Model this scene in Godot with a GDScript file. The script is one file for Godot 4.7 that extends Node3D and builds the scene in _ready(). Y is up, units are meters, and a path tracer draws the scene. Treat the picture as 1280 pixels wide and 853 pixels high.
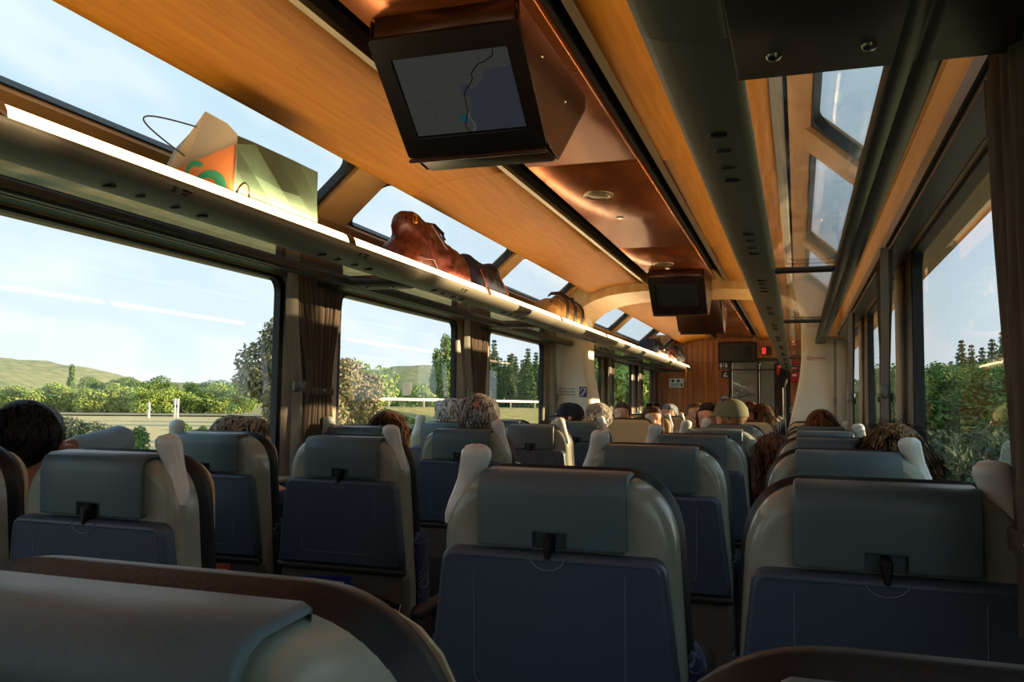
extends Node3D
# Railway carriage interior. y up, metres; the train runs along -z, x = 0 is the middle of the aisle.

var S: SurfaceTool
var X := Transform3D()
var M := {}
var used := {}
var rng := RandomNumberGenerator.new()
const EYE := Vector3(0.875, 1.30, 0.0)
const FOCAL := 1060.0
var cam_right: Vector3
var cam_up: Vector3
var cam_fwd: Vector3

# ---------------------------------------------------------------- helpers
func begin() -> void:
	S = SurfaceTool.new()
	S.begin(Mesh.PRIMITIVE_TRIANGLES)
	X = Transform3D()

func tri(a: Vector3, b: Vector3, c: Vector3, sg := -1) -> void:
	S.set_smooth_group(sg if sg >= 0 else 0xFFFFFFFF)
	S.add_vertex(X * a)
	S.add_vertex(X * c)
	S.add_vertex(X * b)

func quad(a: Vector3, b: Vector3, c: Vector3, d: Vector3, sg := -1) -> void:
	tri(a, b, c, sg)
	tri(a, c, d, sg)

func mesh_done() -> ArrayMesh:
	S.generate_normals()
	S.index()
	return S.commit()

func numbered(n: String) -> String:
	if not used.has(n):
		used[n] = 0
		return n
	used[n] += 1
	return "%s_%03d" % [n, used[n]]

func put(called: String, mesh: Mesh, m: Material, parent: Node = self) -> MeshInstance3D:
	var o := MeshInstance3D.new()
	o.name = numbered(called) if parent == self else called
	o.mesh = mesh
	o.material_override = m
	parent.add_child(o, true)
	return o

func obj(called: String, m: Material, parent: Node = self) -> MeshInstance3D:
	return put(called, mesh_done(), m, parent)

func tag(o: Node, label: String, category := "", group := "", kind := "") -> Node:
	if label: o.set_meta("label", label)
	if category: o.set_meta("category", category)
	if group: o.set_meta("group", group)
	if kind: o.set_meta("kind", kind)
	return o

func thing(called: String, label: String, category: String, at := Vector3.ZERO, turn := 0.0, group := "") -> Node3D:
	var o := Node3D.new()
	o.name = numbered(called)
	add_child(o)
	o.position = at
	o.rotation.y = turn
	tag(o, label, category, group)
	return o

func struct(called: String, label := "") -> Node3D:
	var o := Node3D.new()
	o.name = numbered(called)
	add_child(o)
	tag(o, label, "", "", "structure")
	return o

func copy(src: Node3D, label := "", group := "") -> Node3D:
	var o: Node3D = src.duplicate()
	var base := String(src.name)
	var r := RegEx.create_from_string("_\\d{3}$")
	o.name = numbered(r.sub(base, ""))
	add_child(o)
	if label: o.set_meta("label", label)
	if group: o.set_meta("group", group)
	return o

func px_dir(px: float, py: float) -> Vector3:
	return (cam_right * (px - 640.0) - cam_up * (py - 426.5) + cam_fwd * FOCAL) / FOCAL

func px_z(px: float, py: float, z: float) -> Vector3:
	var d := px_dir(px, py)
	return EYE + d * ((z - EYE.z) / d.z)

func px_x(px: float, py: float, x: float) -> Vector3:
	var d := px_dir(px, py)
	return EYE + d * ((x - EYE.x) / d.x)

func px_d(px: float, py: float, dist: float) -> Vector3:
	return EYE + px_dir(px, py) * dist

func box(c: Vector3, s: Vector3, bev := 0.0) -> void:
	var h := s * 0.5
	if bev <= 0.0:
		var p := []
		for i in 8:
			p.append(c + Vector3(h.x if i & 1 else -h.x, h.y if i & 2 else -h.y, h.z if i & 4 else -h.z))
		quad(p[4], p[5], p[7], p[6]); quad(p[1], p[0], p[2], p[3]); quad(p[5], p[1], p[3], p[7])
		quad(p[0], p[4], p[6], p[2]); quad(p[6], p[7], p[3], p[2]); quad(p[0], p[1], p[5], p[4])
		return
	bev = minf(bev, minf(h.x, minf(h.y, h.z)) * 0.98)
	var keep := X
	X = X * Transform3D(Basis(), c)
	slab(rrect(-h.x, -h.y, h.x, h.y, bev, 1), [[bev, -h.z], [0.0, -h.z + bev], [0.0, h.z - bev], [bev, h.z]])
	X = keep

func rrect(x0: float, y0: float, x1: float, y1: float, r: float, n := 4) -> PackedVector2Array:
	var o := PackedVector2Array()
	var cs := [[x1 - r, y0 + r, -90], [x1 - r, y1 - r, 0], [x0 + r, y1 - r, 90], [x0 + r, y0 + r, 180]]
	for c in cs:
		for i in n + 1:
			var a := deg_to_rad(c[2] + 90.0 * i / n)
			o.append(Vector2(c[0] + r * cos(a), c[1] + r * sin(a)))
	return o

func inset_poly(o: PackedVector2Array, d: float) -> PackedVector2Array:
	if d == 0.0: return o
	var r := PackedVector2Array()
	var n := o.size()
	for i in n:
		var e0 := (o[i] - o[(i + n - 1) % n])
		var e1 := (o[(i + 1) % n] - o[i])
		if e0.length() < 1e-6: e0 = e1
		if e1.length() < 1e-6: e1 = e0
		e0 = e0.normalized(); e1 = e1.normalized()
		var n0 := Vector2(e0.y, -e0.x)
		var n1 := Vector2(e1.y, -e1.x)
		var m := (n0 + n1).normalized()
		var k := 1.0 / maxf(0.5, m.dot(n0))
		r.append(o[i] - m * d * k)
	return r

# a closed counter-clockwise outline in xy pulled through z; layers are [inset, z] from low z to high z
func slab(o: PackedVector2Array, layers: Array, sg := 1, caps := true) -> void:
	var rings := []
	for l in layers:
		var ring := inset_poly(o, l[0])
		var r3 := PackedVector3Array()
		for p in ring: r3.append(Vector3(p.x, p.y, l[1]))
		rings.append(r3)
	var n := o.size()
	for k in rings.size() - 1:
		var a: PackedVector3Array = rings[k]
		var b: PackedVector3Array = rings[k + 1]
		for i in n:
			var j := (i + 1) % n
			quad(a[i], a[j], b[j], b[i], sg)
	if caps:
		cap(rings[0], true)
		cap(rings[-1], false)

func cap(r: PackedVector3Array, flip: bool, drop := 2) -> void:
	var p := PackedVector2Array()
	for v in r: p.append(Vector2(v.x, v.y) if drop == 2 else Vector2(v.x, v.z))
	var t := Geometry2D.triangulate_polygon(p)
	for i in range(0, t.size(), 3):
		var a := r[t[i]]; var b := r[t[i + 1]]; var c := r[t[i + 2]]
		var up := (p[t[i + 1]] - p[t[i]]).cross(p[t[i + 2]] - p[t[i]]) > 0.0
		if up != flip: tri(a, b, c)
		else: tri(a, c, b)

# a flat ring between two outlines of equal length, pulled through z
func ring(outer: PackedVector2Array, inner: PackedVector2Array, z0: float, z1: float) -> void:
	var n := outer.size()
	for i in n:
		var j := (i + 1) % n
		var a := outer[i]; var b := outer[j]; var c := inner[j]; var d := inner[i]
		quad(v3(a, z1), v3(b, z1), v3(c, z1), v3(d, z1))
		quad(v3(b, z0), v3(a, z0), v3(d, z0), v3(c, z0))
		quad(v3(a, z0), v3(b, z0), v3(b, z1), v3(a, z1), 1)
		quad(v3(c, z0), v3(d, z0), v3(d, z1), v3(c, z1), 2)

func v3(p: Vector2, z: float) -> Vector3:
	return Vector3(p.x, p.y, z)

# a profile (x, y) run along z; closed = a solid bar with ends
func run_z(p: PackedVector2Array, z0: float, z1: float, closed := true, sg := -1) -> void:
	var n := p.size()
	for i in (n if closed else n - 1):
		var j := (i + 1) % n
		quad(v3(p[i], z0), v3(p[j], z0), v3(p[j], z1), v3(p[i], z1), sg)
	if closed:
		var a := PackedVector3Array(); var b := PackedVector3Array()
		for q in p:
			a.append(v3(q, z0)); b.append(v3(q, z1))
		cap(a, true); cap(b, false)

func mirror(p: PackedVector2Array) -> PackedVector2Array:
	var o := PackedVector2Array()
	for q in p: o.append(Vector2(-q.x, q.y))
	o.reverse()
	return o

func side_poly(pts: Array, side: float) -> PackedVector2Array:
	var o := PackedVector2Array()
	for q in pts: o.append(Vector2(q[0], q[1]))
	if Geometry2D.is_polygon_clockwise(o): o.reverse()
	return mirror(o) if side < 0 else o

func tube(path: PackedVector3Array, r0: float, r1 := -1.0, sides := 8, sg := 1, flat := 1.0) -> void:
	if r1 < 0.0: r1 = r0
	var n := path.size()
	var rings := []
	var up := Vector3.UP
	for i in n:
		var t := (path[mini(i + 1, n - 1)] - path[maxi(i - 1, 0)]).normalized()
		if absf(t.dot(up)) > 0.95: up = Vector3.RIGHT if absf(t.x) < 0.9 else Vector3.BACK
		var a := t.cross(up).normalized()
		var b := a.cross(t).normalized()
		up = b
		var r := lerpf(r0, r1, float(i) / maxf(1.0, n - 1))
		var g := PackedVector3Array()
		for k in sides:
			var w := TAU * k / sides
			g.append(path[i] + a * cos(w) * r + b * sin(w) * r * flat)
		rings.append(g)
	for i in n - 1:
		for k in sides:
			var k2 := (k + 1) % sides
			quad(rings[i][k], rings[i + 1][k], rings[i + 1][k2], rings[i][k2], sg)
	for k in range(1, sides - 1):
		tri(rings[0][0], rings[0][k], rings[0][k + 1])
		tri(rings[-1][0], rings[-1][k + 1], rings[-1][k])

func lathe(prof: Array, sides := 16, sg := 1) -> void:
	for i in prof.size() - 1:
		for k in sides:
			var a := TAU * k / sides
			var b := TAU * (k + 1) / sides
			var p: Vector2 = prof[i]; var q: Vector2 = prof[i + 1]
			quad(Vector3(p.x * cos(a), p.y, -p.x * sin(a)), Vector3(p.x * cos(b), p.y, -p.x * sin(b)), Vector3(q.x * cos(b), q.y, -q.x * sin(b)), Vector3(q.x * cos(a), q.y, -q.x * sin(a)), sg)

func disc(c: Vector3, r: float, nrm: Vector3, sides := 12) -> void:
	var a := nrm.cross(Vector3.UP if absf(nrm.y) < 0.9 else Vector3.RIGHT).normalized()
	var b := nrm.cross(a).normalized()
	for k in sides:
		var t := TAU * k / sides; var u := TAU * (k + 1) / sides
		tri(c, c + (a * cos(t) + b * sin(t)) * r, c + (a * cos(u) + b * sin(u)) * r)

func text(s: String, size: float, m: Material, parent: Node, xf: Transform3D, called := "lettering", width := -1.0) -> void:
	var t := TextMesh.new()
	var f := SystemFont.new()
	f.font_names = PackedStringArray(["Droid Sans"])
	f.font_weight = 700
	t.font = f
	t.text = s
	t.font_size = 32
	t.pixel_size = size / 32.0
	t.depth = 0.001
	var o := put(called, t, m, parent)
	o.transform = xf

# ---------------------------------------------------------------- materials
func noise_image(w: int, h: int, fx: float, fy: float, oct: int, sd: int) -> Image:
	var n := FastNoiseLite.new()
	n.seed = sd
	n.frequency = 1.0
	n.fractal_octaves = oct
	var im := Image.create(w, h, false, Image.FORMAT_L8)
	# blend with a shifted sample so that the picture repeats without a seam
	for y in h:
		for x in w:
			var u := float(x) / w; var v := float(y) / h
			var a := n.get_noise_2d(u * fx, v * fy)
			var b := n.get_noise_2d((u - 1.0) * fx, v * fy)
			var c := n.get_noise_2d(u * fx, (v - 1.0) * fy)
			var d := n.get_noise_2d((u - 1.0) * fx, (v - 1.0) * fy)
			var g := lerpf(lerpf(a, b, u), lerpf(c, d, u), v)
			im.set_pixel(x, y, Color(g * 0.9 + 0.5, 0, 0))
	return im

func ramp_image(src: Image, c0: Color, c1: Color, lo := 0.2, hi := 0.8) -> ImageTexture:
	var im := Image.create(src.get_width(), src.get_height(), false, Image.FORMAT_RGB8)
	for y in im.get_height():
		for x in im.get_width():
			im.set_pixel(x, y, c0.lerp(c1, clampf((src.get_pixel(x, y).r - lo) / (hi - lo), 0.0, 1.0)))
	return ImageTexture.create_from_image(im)

func mat(c: Color, rough := 0.6, metal := 0.0, spec := 0.5) -> StandardMaterial3D:
	var m := StandardMaterial3D.new()
	m.albedo_color = c
	m.roughness = rough
	m.metallic = metal
	m.metallic_specular = spec
	return m

func tex_mat(t: Texture2D, scale: Vector3, rough := 0.6, world := true, spec := 0.5) -> StandardMaterial3D:
	var m := mat(Color.WHITE, rough, 0.0, spec)
	m.albedo_texture = t
	m.uv1_triplanar = true
	m.uv1_world_triplanar = world
	m.uv1_scale = scale
	return m

func rgb(r: int, g: int, b: int) -> Color:
	return Color8(r, g, b)

func bumpy(m: StandardMaterial3D, im: Image, cm: float) -> StandardMaterial3D:
	m.heightmap_enabled = true
	m.heightmap_texture = ImageTexture.create_from_image(im)
	m.heightmap_scale = cm
	return m

func make_materials() -> void:
	var g1 := noise_image(256, 256, 9, 9, 4, 3)
	var g2 := noise_image(256, 256, 40, 40, 3, 5)
	var g3 := noise_image(256, 256, 5, 5, 3, 8)
	M.wood = tex_mat(ramp_image(g1, rgb(152, 94, 18), rgb(172, 110, 26)), Vector3(5.0, 5.0, 0.22), 0.6, true, 0.3)
	M.copper = mat(rgb(172, 96, 48), 0.26, 0.75)
	M.backing = mat(rgb(96, 60, 34), 0.7)
	M.wood_end = tex_mat(ramp_image(g1, rgb(152, 86, 34), rgb(192, 120, 54)), Vector3(2.4, 0.12, 2.4), 0.45)
	M.wood_light = tex_mat(ramp_image(g1, rgb(190, 146, 84), rgb(212, 170, 108)), Vector3(1.2, 0.3, 0.2), 0.45)
	M.frame_wood = tex_mat(ramp_image(g1, rgb(182, 132, 74), rgb(204, 156, 96)), Vector3(1.2, 1.2, 0.2), 0.45)
	M.cream = tex_mat(ramp_image(g3, rgb(226, 226, 208), rgb(234, 234, 218)), Vector3(0.7, 0.7, 0.7), 0.55)
	M.pier = mat(rgb(170, 164, 148), 0.5)
	M.track = mat(rgb(96, 100, 92), 0.4, 0.2)
	M.gasket = mat(rgb(14, 15, 18), 0.5)
	M.rail = mat(rgb(66, 68, 64), 0.45, 0.3)
	M.lip = mat(rgb(140, 138, 124), 0.45, 0.12)
	M.metal_trim = mat(rgb(150, 132, 104), 0.35, 0.7)
	M.grey_trim = mat(rgb(168, 164, 150), 0.5)
	M.slot = mat(rgb(20, 15, 12), 0.8)
	M.black = mat(rgb(16, 16, 17), 0.45)
	M.bracket = mat(rgb(78, 72, 66), 0.5, 0.2)
	M.floor = tex_mat(ramp_image(g2, rgb(38, 40, 46), rgb(56, 58, 64)), Vector3(3, 3, 3), 0.95)
	M.shell = tex_mat(ramp_image(g3, rgb(138, 146, 132), rgb(146, 154, 140)), Vector3(2, 2, 2), 0.2, false)
	M.panel = bumpy(tex_mat(ramp_image(g2, rgb(68, 90, 96), rgb(76, 98, 104)), Vector3(4, 4, 4), 0.42, false), g2, 0.012)
	M.table = bumpy(tex_mat(ramp_image(g2, rgb(53, 70, 87), rgb(60, 77, 95)), Vector3(4, 4, 4), 0.42, false), g2, 0.012)
	M.groove = mat(rgb(104, 118, 130), 0.4)
	M.leather = bumpy(tex_mat(ramp_image(g2, rgb(20, 21, 21), rgb(30, 31, 30)), Vector3(5, 5, 5), 0.45, false, 0.35), g2, 0.03)
	M.handle = mat(rgb(204, 211, 205), 0.25)
	M.cream_seat = tex_mat(ramp_image(g2, rgb(176, 158, 120), rgb(196, 178, 140)), Vector3(3, 3, 3), 0.7, false)
	M.seat_fabric = pattern_material()
	M.armrest = mat(rgb(44, 38, 34), 0.5)
	M.pocket = mat(rgb(66, 66, 62), 0.8)
	M.lower_shell = mat(rgb(92, 90, 82), 0.5)
	M.curtain = tex_mat(ramp_image(g1, rgb(72, 63, 54), rgb(104, 93, 81)), Vector3(7, 0.25, 7), 0.95)
	M.curtain.backlight_enabled = true; M.curtain.backlight = Color(0.05, 0.042, 0.035)
	M.curtain_edge = mat(rgb(128, 128, 118), 0.85)
	M.glass = mat(Color(0.45, 0.55, 0.5, 0.05), 0.02, 0.0, 0.45)
	M.glass.transparency = BaseMaterial3D.TRANSPARENCY_ALPHA
	M.shelf_glass = mat(Color(0.5, 0.55, 0.5, 0.06), 0.03, 0.0, 0.5)
	M.shelf_glass.transparency = BaseMaterial3D.TRANSPARENCY_ALPHA
	M.door_glass = mat(Color(0.25, 0.28, 0.25, 0.25), 0.03)
	M.door_glass.transparency = BaseMaterial3D.TRANSPARENCY_ALPHA
	M.lamp_lens = mat(rgb(255, 240, 215), 0.4)
	M.lamp_lens.emission_enabled = true
	M.lamp_lens.emission = Color(1.0, 0.86, 0.64)
	M.lamp_lens.emission_energy_multiplier = 3.5
	M.lamp_cap = mat(rgb(96, 70, 46), 0.4)
	M.spot = mat(rgb(255, 240, 210), 0.4)
	M.spot.emission_enabled = true
	M.spot.emission = Color(1.0, 0.9, 0.72)
	M.spot.emission_energy_multiplier = 2.0
	M.housing = mat(rgb(60, 34, 21), 0.36, 0.35)
	M.bezel = mat(rgb(24, 19, 17), 0.4)
	M.screen_off = mat(rgb(40, 44, 48), 0.12)
	M.chrome = mat(rgb(200, 196, 188), 0.2, 1.0)
	M.white = mat(rgb(226, 224, 216), 0.5)
	M.ink = mat(rgb(34, 34, 38), 0.6)
	M.ink_soft = mat(rgb(74, 72, 62), 0.6)
	M.navy_sign = mat(rgb(20, 30, 66), 0.4)
	M.blue_sign = mat(rgb(24, 44, 108), 0.4)
	M.red = mat(rgb(196, 34, 40), 0.45)

func pattern_material() -> StandardMaterial3D:
	var im := Image.create(256, 256, false, Image.FORMAT_RGB8)
	var base := rgb(44, 56, 88)
	im.fill(base)
	var r := RandomNumberGenerator.new()
	r.seed = 21
	for k in 46:
		var c := Vector2(r.randf() * 256, r.randf() * 256)
		var rad := r.randf_range(10, 34)
		var a0 := r.randf() * TAU
		for i in 160:
			var a := a0 + 4.2 * i / 160.0
			var q := c + Vector2(cos(a), sin(a)) * rad * (1.0 - 0.5 * i / 160.0)
			for e in 2:
				im.set_pixel(posmod(int(q.x) + e, 256), posmod(int(q.y), 256), rgb(138, 150, 176))
	var m := tex_mat(ImageTexture.create_from_image(im), Vector3(3.2, 3.2, 3.2), 0.9, false)
	return m

# ---------------------------------------------------------------- scene
func _ready() -> void:
	# camera
	var yaw := 0.32614
	var pitch := 0.07330
	var roll := 0.01482
	cam_fwd = Vector3(-sin(yaw) * cos(pitch), sin(pitch), -cos(yaw) * cos(pitch))
	var r0 := Vector3(cos(yaw), 0, -sin(yaw))
	var u0 := r0.cross(cam_fwd)
	cam_right = r0 * cos(roll) + u0 * sin(roll)
	cam_up = u0 * cos(roll) - r0 * sin(roll)
	var cam := Camera3D.new()
	cam.name = "camera"
	cam.fov = rad_to_deg(2.0 * atan(426.5 / FOCAL))
	cam.near = 0.03
	cam.far = 6000.0
	cam.transform = Transform3D(Basis(cam_right, cam_up, -cam_fwd), EYE)
	add_child(cam)
	cam.current = true
	# sky and exposure
	var env := Environment.new()
	env.background_mode = Environment.BG_SKY
	var sky := Sky.new()
	var pan := PanoramaSkyMaterial.new()
	pan.panorama = sky_picture()
	sky.sky_material = pan
	env.sky = sky
	env.background_energy_multiplier = 1.0
	env.tonemap_mode = Environment.TONE_MAPPER_LINEAR
	env.tonemap_exposure = 1.0
	env.sdfgi_enabled = true
	env.ssao_enabled = true
	env.ssil_enabled = true
	var we := WorldEnvironment.new()
	we.name = "world"
	we.environment = env
	add_child(we)
	# low evening sun from the right-hand side
	var sun := DirectionalLight3D.new()
	sun.name = "sun"
	sun.light_color = Color(1.0, 0.86, 0.66)
	sun.light_energy = 4.0
	sun.light_angular_distance = 0.6
	sun.shadow_enabled = true
	sun.sky_mode = DirectionalLight3D.SKY_MODE_LIGHT_ONLY
	sun.transform = Transform3D(Basis.looking_at(Vector3(-1.0, -0.22, 0.40).normalized(), Vector3.UP), Vector3.ZERO)
	add_child(sun)

	make_materials()
	build_setting()
	build_racks()
	build_screens()
	build_curtains()
	build_seats()
	build_signs()
	build_luggage()
	build_people()
	build_outside()

func sky_picture() -> ImageTexture:
	var w := 768
	var h := 384
	var n := FastNoiseLite.new()
	n.seed = 4
	n.frequency = 1.0
	n.fractal_octaves = 5
	var n2 := FastNoiseLite.new()
	n2.seed = 9
	n2.frequency = 1.0
	n2.fractal_octaves = 4
	var im := Image.create(w, h, false, Image.FORMAT_RGBF)
	for y in h:
		var el := PI * (0.5 - (y + 0.5) / h)
		for x in w:
			var az := TAU * (x + 0.5) / w
			var d := Vector3(cos(az) * cos(el), sin(el), sin(az) * cos(el))
			var t := clampf(d.y, 0.0, 1.0)
			var blue := Color(1.18, 1.25, 1.27).lerp(Color(0.40, 0.74, 0.98), pow(t, 0.38))
			if d.y > 0.0:
				var q := d / (d.y + 0.22)
				var c := n.get_noise_3d(q.x * 0.9, q.z * 3.0, 0.0) * 0.9 + n2.get_noise_3d(q.x * 3.5, q.z * 6.0, 2.0) * 0.35
				c = clampf((c + 0.12) * 1.9, 0.0, 1.0)
				blue = blue.lerp(Color(1.2, 1.25, 1.26), c * 0.5)
			else:
				blue = Color(0.32, 0.34, 0.26)
			im.set_pixel(x, y, blue)
	return ImageTexture.create_from_image(im)

# ---------------------------------------------------------------- the carriage itself
const REAR := 6.6
const END := -13.3
const WIN := [[4.95, 6.35], [2.95, 4.45], [0.92, 2.42], [-1.12, 0.40], [-3.16, -1.66], [-5.14, -3.62], [-7.14, -5.74], [-9.45, -8.05], [-11.30, -9.85], [-13.12, -11.90]]
const ROOFWIN := [[4.7, 6.3], [2.7, 4.4], [0.75, 2.45], [-1.22, 0.48], [-3.20, -1.45], [-5.36, -3.46], [-6.98, -5.54], [-9.45, -8.15], [-11.45, -9.60], [-13.15, -11.60]]
const SILL := 0.95
const HEAD := 1.835

func build_setting() -> void:
	# floor
	begin()
	box(Vector3(0, -0.05, (REAR + END) / 2), Vector3(2.72, 0.1, REAR - END + 0.3))
	tag(obj("floor", M.floor), "dark grey carpeted carriage floor", "", "", "structure")
	# side walls
	for s: float in [-1.0, 1.0]:
		var w := struct("wall_left" if s < 0 else "wall_right", "cream carriage side wall with wide windows")
		begin()
		box(Vector3(s * 1.31, SILL / 2, (REAR + END) / 2), Vector3(0.12, SILL, REAR - END + 0.2))
		obj("lower_panel", M.pier, w)
		begin()
		box(Vector3(s * 1.222, SILL + 0.012, (REAR + END) / 2), Vector3(0.085, 0.024, REAR - END), 0.008)
		obj("sill", M.grey_trim, w)
		# header: curtain track, then wood up to the roof windows
		begin()
		run_z(side_poly([[1.23, HEAD], [1.37, HEAD], [1.37, 2.13], [1.20, 2.13], [1.215, 1.92], [1.23, 1.91]], s), END - 0.1, REAR + 0.1)
		obj("header_panel", M.frame_wood, w)
		begin()
		run_z(side_poly([[1.175, 1.845], [1.232, 1.838], [1.232, 1.92], [1.19, 1.92]], s), END, REAR)
		obj("curtain_track", M.track, w)
		begin()
		run_z(side_poly([[1.168, 1.868], [1.178, 1.868], [1.178, 1.885], [1.168, 1.885]], s), END, REAR)
		run_z(side_poly([[1.176, 1.90], [1.192, 1.90], [1.192, 1.925], [1.176, 1.925]], s), END, REAR)
		obj("track_rib", M.track, w)
		# piers between the windows
		var zs := [REAR + 0.1]
		for q in WIN:
			zs.append(q[1]); zs.append(q[0])
		zs.append(END - 0.1)
		for i in range(0, zs.size(), 2):
			begin()
			box(Vector3(s * 1.257, (SILL + HEAD) / 2 + 0.01, (zs[i] + zs[i + 1]) / 2), Vector3(0.044, HEAD - SILL + 0.02, zs[i] - zs[i + 1]), 0.012)
			obj("window_pier", M.pier, w)
		# end and rear closings are separate walls
	var wn := 1
	for s: float in [-1.0, 1.0]:
		for q in WIN:
			var o := struct("window_%d" % wn, "wide carriage side window in a black rubber gasket")
			wn += 1
			var B := Basis(Vector3(0, 0, -1), Vector3(0, 1, 0), Vector3(1, 0, 0))
			begin()
			X = Transform3D(B, Vector3.ZERO)
			ring(rrect(-q[1] - 0.012, SILL, -q[0] + 0.012, HEAD + 0.01, 0.08, 5), rrect(-q[1] + 0.03, SILL + 0.035, -q[0] - 0.03, HEAD - 0.012, 0.06, 5), s * 1.260 - 0.016, s * 1.260 + 0.016)
			obj("gasket", M.gasket, o)
			begin()
			X = Transform3D(B, Vector3.ZERO)
			slab(rrect(-q[1], SILL + 0.01, -q[0], HEAD, 0.06, 4), [[0, s * 1.262], [0, s * 1.262 + 0.0001]], 1, false)
			X = Transform3D()
			var p := [Vector3(s * 1.262, SILL + 0.01, q[0]), Vector3(s * 1.262, SILL + 0.01, q[1]), Vector3(s * 1.262, HEAD, q[1]), Vector3(s * 1.262, HEAD, q[0])]
			begin()
			if s < 0: quad(p[1], p[0], p[3], p[2])
			else: quad(p[0], p[1], p[2], p[3])
			obj("pane", M.glass, o)
	# roof: closed shell above the ceiling
	begin()
	box(Vector3(0, 2.48, (REAR + END) / 2), Vector3(1.80, 0.04, REAR - END + 0.3))
	tag(obj("roof", M.grey_trim), "carriage roof skin above the ceiling panels", "", "", "structure")
	# slanted roof glazing with wood frames
	for s: float in [-1.0, 1.0]:
		var t := struct("trim_1" if s < 0 else "trim_2", "honey wood frame around the slanted roof windows")
		begin()
		run_z(side_poly([[0.925, 2.315], [0.945, 2.345], [0.92, 2.50], [0.84, 2.50], [0.85, 2.312]], s), END - 0.1, REAR + 0.1)
		obj("upper_frame", M.frame_wood, t)
		begin()
		run_z(side_poly([[1.130, 2.115], [1.20, 2.09], [1.37, 2.09], [1.37, 2.17], [1.175, 2.165], [1.15, 2.150]], s), END - 0.1, REAR + 0.1)
		obj("lower_frame", M.frame_wood, t)
		var zs := [REAR + 0.1]
		for q in ROOFWIN:
			zs.append(q[1]); zs.append(q[0])
		zs.append(END - 0.1)
		for i in range(0, zs.size(), 2):
			begin()
			run_z(side_poly([[0.900, 2.318], [1.130, 2.112], [1.19, 2.155], [0.95, 2.37]], s), zs[i + 1], zs[i])
			obj("cross_frame", M.frame_wood, t)
		for q in ROOFWIN:
			var o := struct("window_%d" % wn, "slanted roof window with rounded black gasket above the luggage rack")
			wn += 1
			# local frame: u along -z, v from the lower to the upper edge
			var lo := Vector3(s * 1.160, 2.136, 0)
			var hi := Vector3(s * 0.935, 2.337, 0)
			var vd := (hi - lo).normalized()
			var L := (hi - lo).length()
			var ud := Vector3(0, 0, -1)
			var B := Basis(ud, vd, ud.cross(vd))
			begin()
			X = Transform3D(B, lo)
			ring(rrect(-q[1] - 0.02, -0.015, -q[0] + 0.02, L + 0.015, 0.07, 5), rrect(-q[1] + 0.025, 0.02, -q[0] - 0.025, L - 0.012, 0.075, 5), -0.018, 0.018)
			obj("gasket", M.gasket, o)
			begin()
			X = Transform3D(B, lo)
			quad(Vector3(-q[1], 0, 0), Vector3(-q[0], 0, 0), Vector3(-q[0], L, 0), Vector3(-q[1], L, 0))
			obj("pane", M.glass, o)
	# ceiling
	var c := struct("ceiling", "curved honey wood ceiling with a recessed glossy centre strip")
	var seams := [REAR, 4.5, 2.5, 0.5, -1.49, -3.48, -5.48, -7.02]
	var far := [-7.78, -9.40, -11.30, END]
	var prof := [[0.345, 2.318], [0.42, 2.318], [0.52, 2.313], [0.62, 2.300], [0.71, 2.278], [0.77, 2.252], [0.795, 2.238], [0.80, 2.245], [0.80, 2.262], [0.72, 2.296], [0.62, 2.318], [0.52, 2.333], [0.345, 2.338]]
	for s: float in [-1.0, 1.0]:
		for lst in [seams, far]:
			for i in lst.size() - 1:
				begin()
				run_z(side_poly(prof, s), lst[i + 1] + 0.0015, lst[i] - 0.0015, true, 1)
				obj("side_panel", M.wood, c)
		begin()
		run_z(side_poly([[0.797, 2.245], [0.834, 2.272], [0.838, 2.284], [0.80, 2.264]], s), END, REAR)
		obj("edge_trim", M.grey_trim, c)
		begin()
		run_z(side_poly([[0.84, 2.32], [0.862, 2.32], [0.862, 2.47], [0.80, 2.47], [0.80, 2.33]], s), END, REAR)
		obj("gap_liner", M.slot, c)
		begin()
		run_z(side_poly([[0.318, 2.312], [0.345, 2.314], [0.345, 2.345], [0.33, 2.345], [0.33, 2.322], [0.318, 2.322]], s), -7.02, REAR)
		run_z(side_poly([[0.318, 2.312], [0.345, 2.314], [0.345, 2.345], [0.33, 2.345], [0.33, 2.322], [0.318, 2.322]], s), END, -7.78)
		obj("slot_trim", M.metal_trim, c)
	begin()
	box(Vector3(0, 2.425, (REAR + END) / 2), Vector3(0.72, 0.02, REAR - END))
	obj("slot_liner", M.slot, c)
	for lst in [seams, far]:
		for i in lst.size() - 1:
			begin()
			box(Vector3(0, 2.345, (lst[i] + lst[i + 1]) / 2), Vector3(0.49, 0.03, lst[i] - lst[i + 1] - 0.003), 0.006)
			obj("centre_panel", M.copper, c)
	# round ceiling vents and spot lamps
	for z: float in [-1.80, -4.02, -6.14, -9.6]:
		var v := thing("ceiling_vent", {-1.80: "round ceiling vent above the route-map screen", -4.02: "round ceiling vent halfway between the map screen and the dark screen", -6.14: "round ceiling vent just above the dark hanging screen", -9.6: "round ceiling vent beyond the pale arch"}[z], "vent", Vector3(-0.05, 2.33, z), 0, "round ceiling vents")
		begin(); X = Transform3D(Basis().scaled(Vector3(1, -1, 1)), Vector3.ZERO)
		lathe([Vector2(0.078, 0.0), Vector2(0.075, 0.008), Vector2(0.058, 0.012), Vector2(0.054, 0.006)], 24)
		obj("rim", M.metal_trim, v)
		begin(); X = Transform3D(Basis().scaled(Vector3(1, -1, 1)), Vector3.ZERO)
		lathe([Vector2(0.054, 0.004), Vector2(0.04, 0.01), Vector2(0.0, 0.012)], 24)
		obj("disc", M.metal_trim, v)
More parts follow.
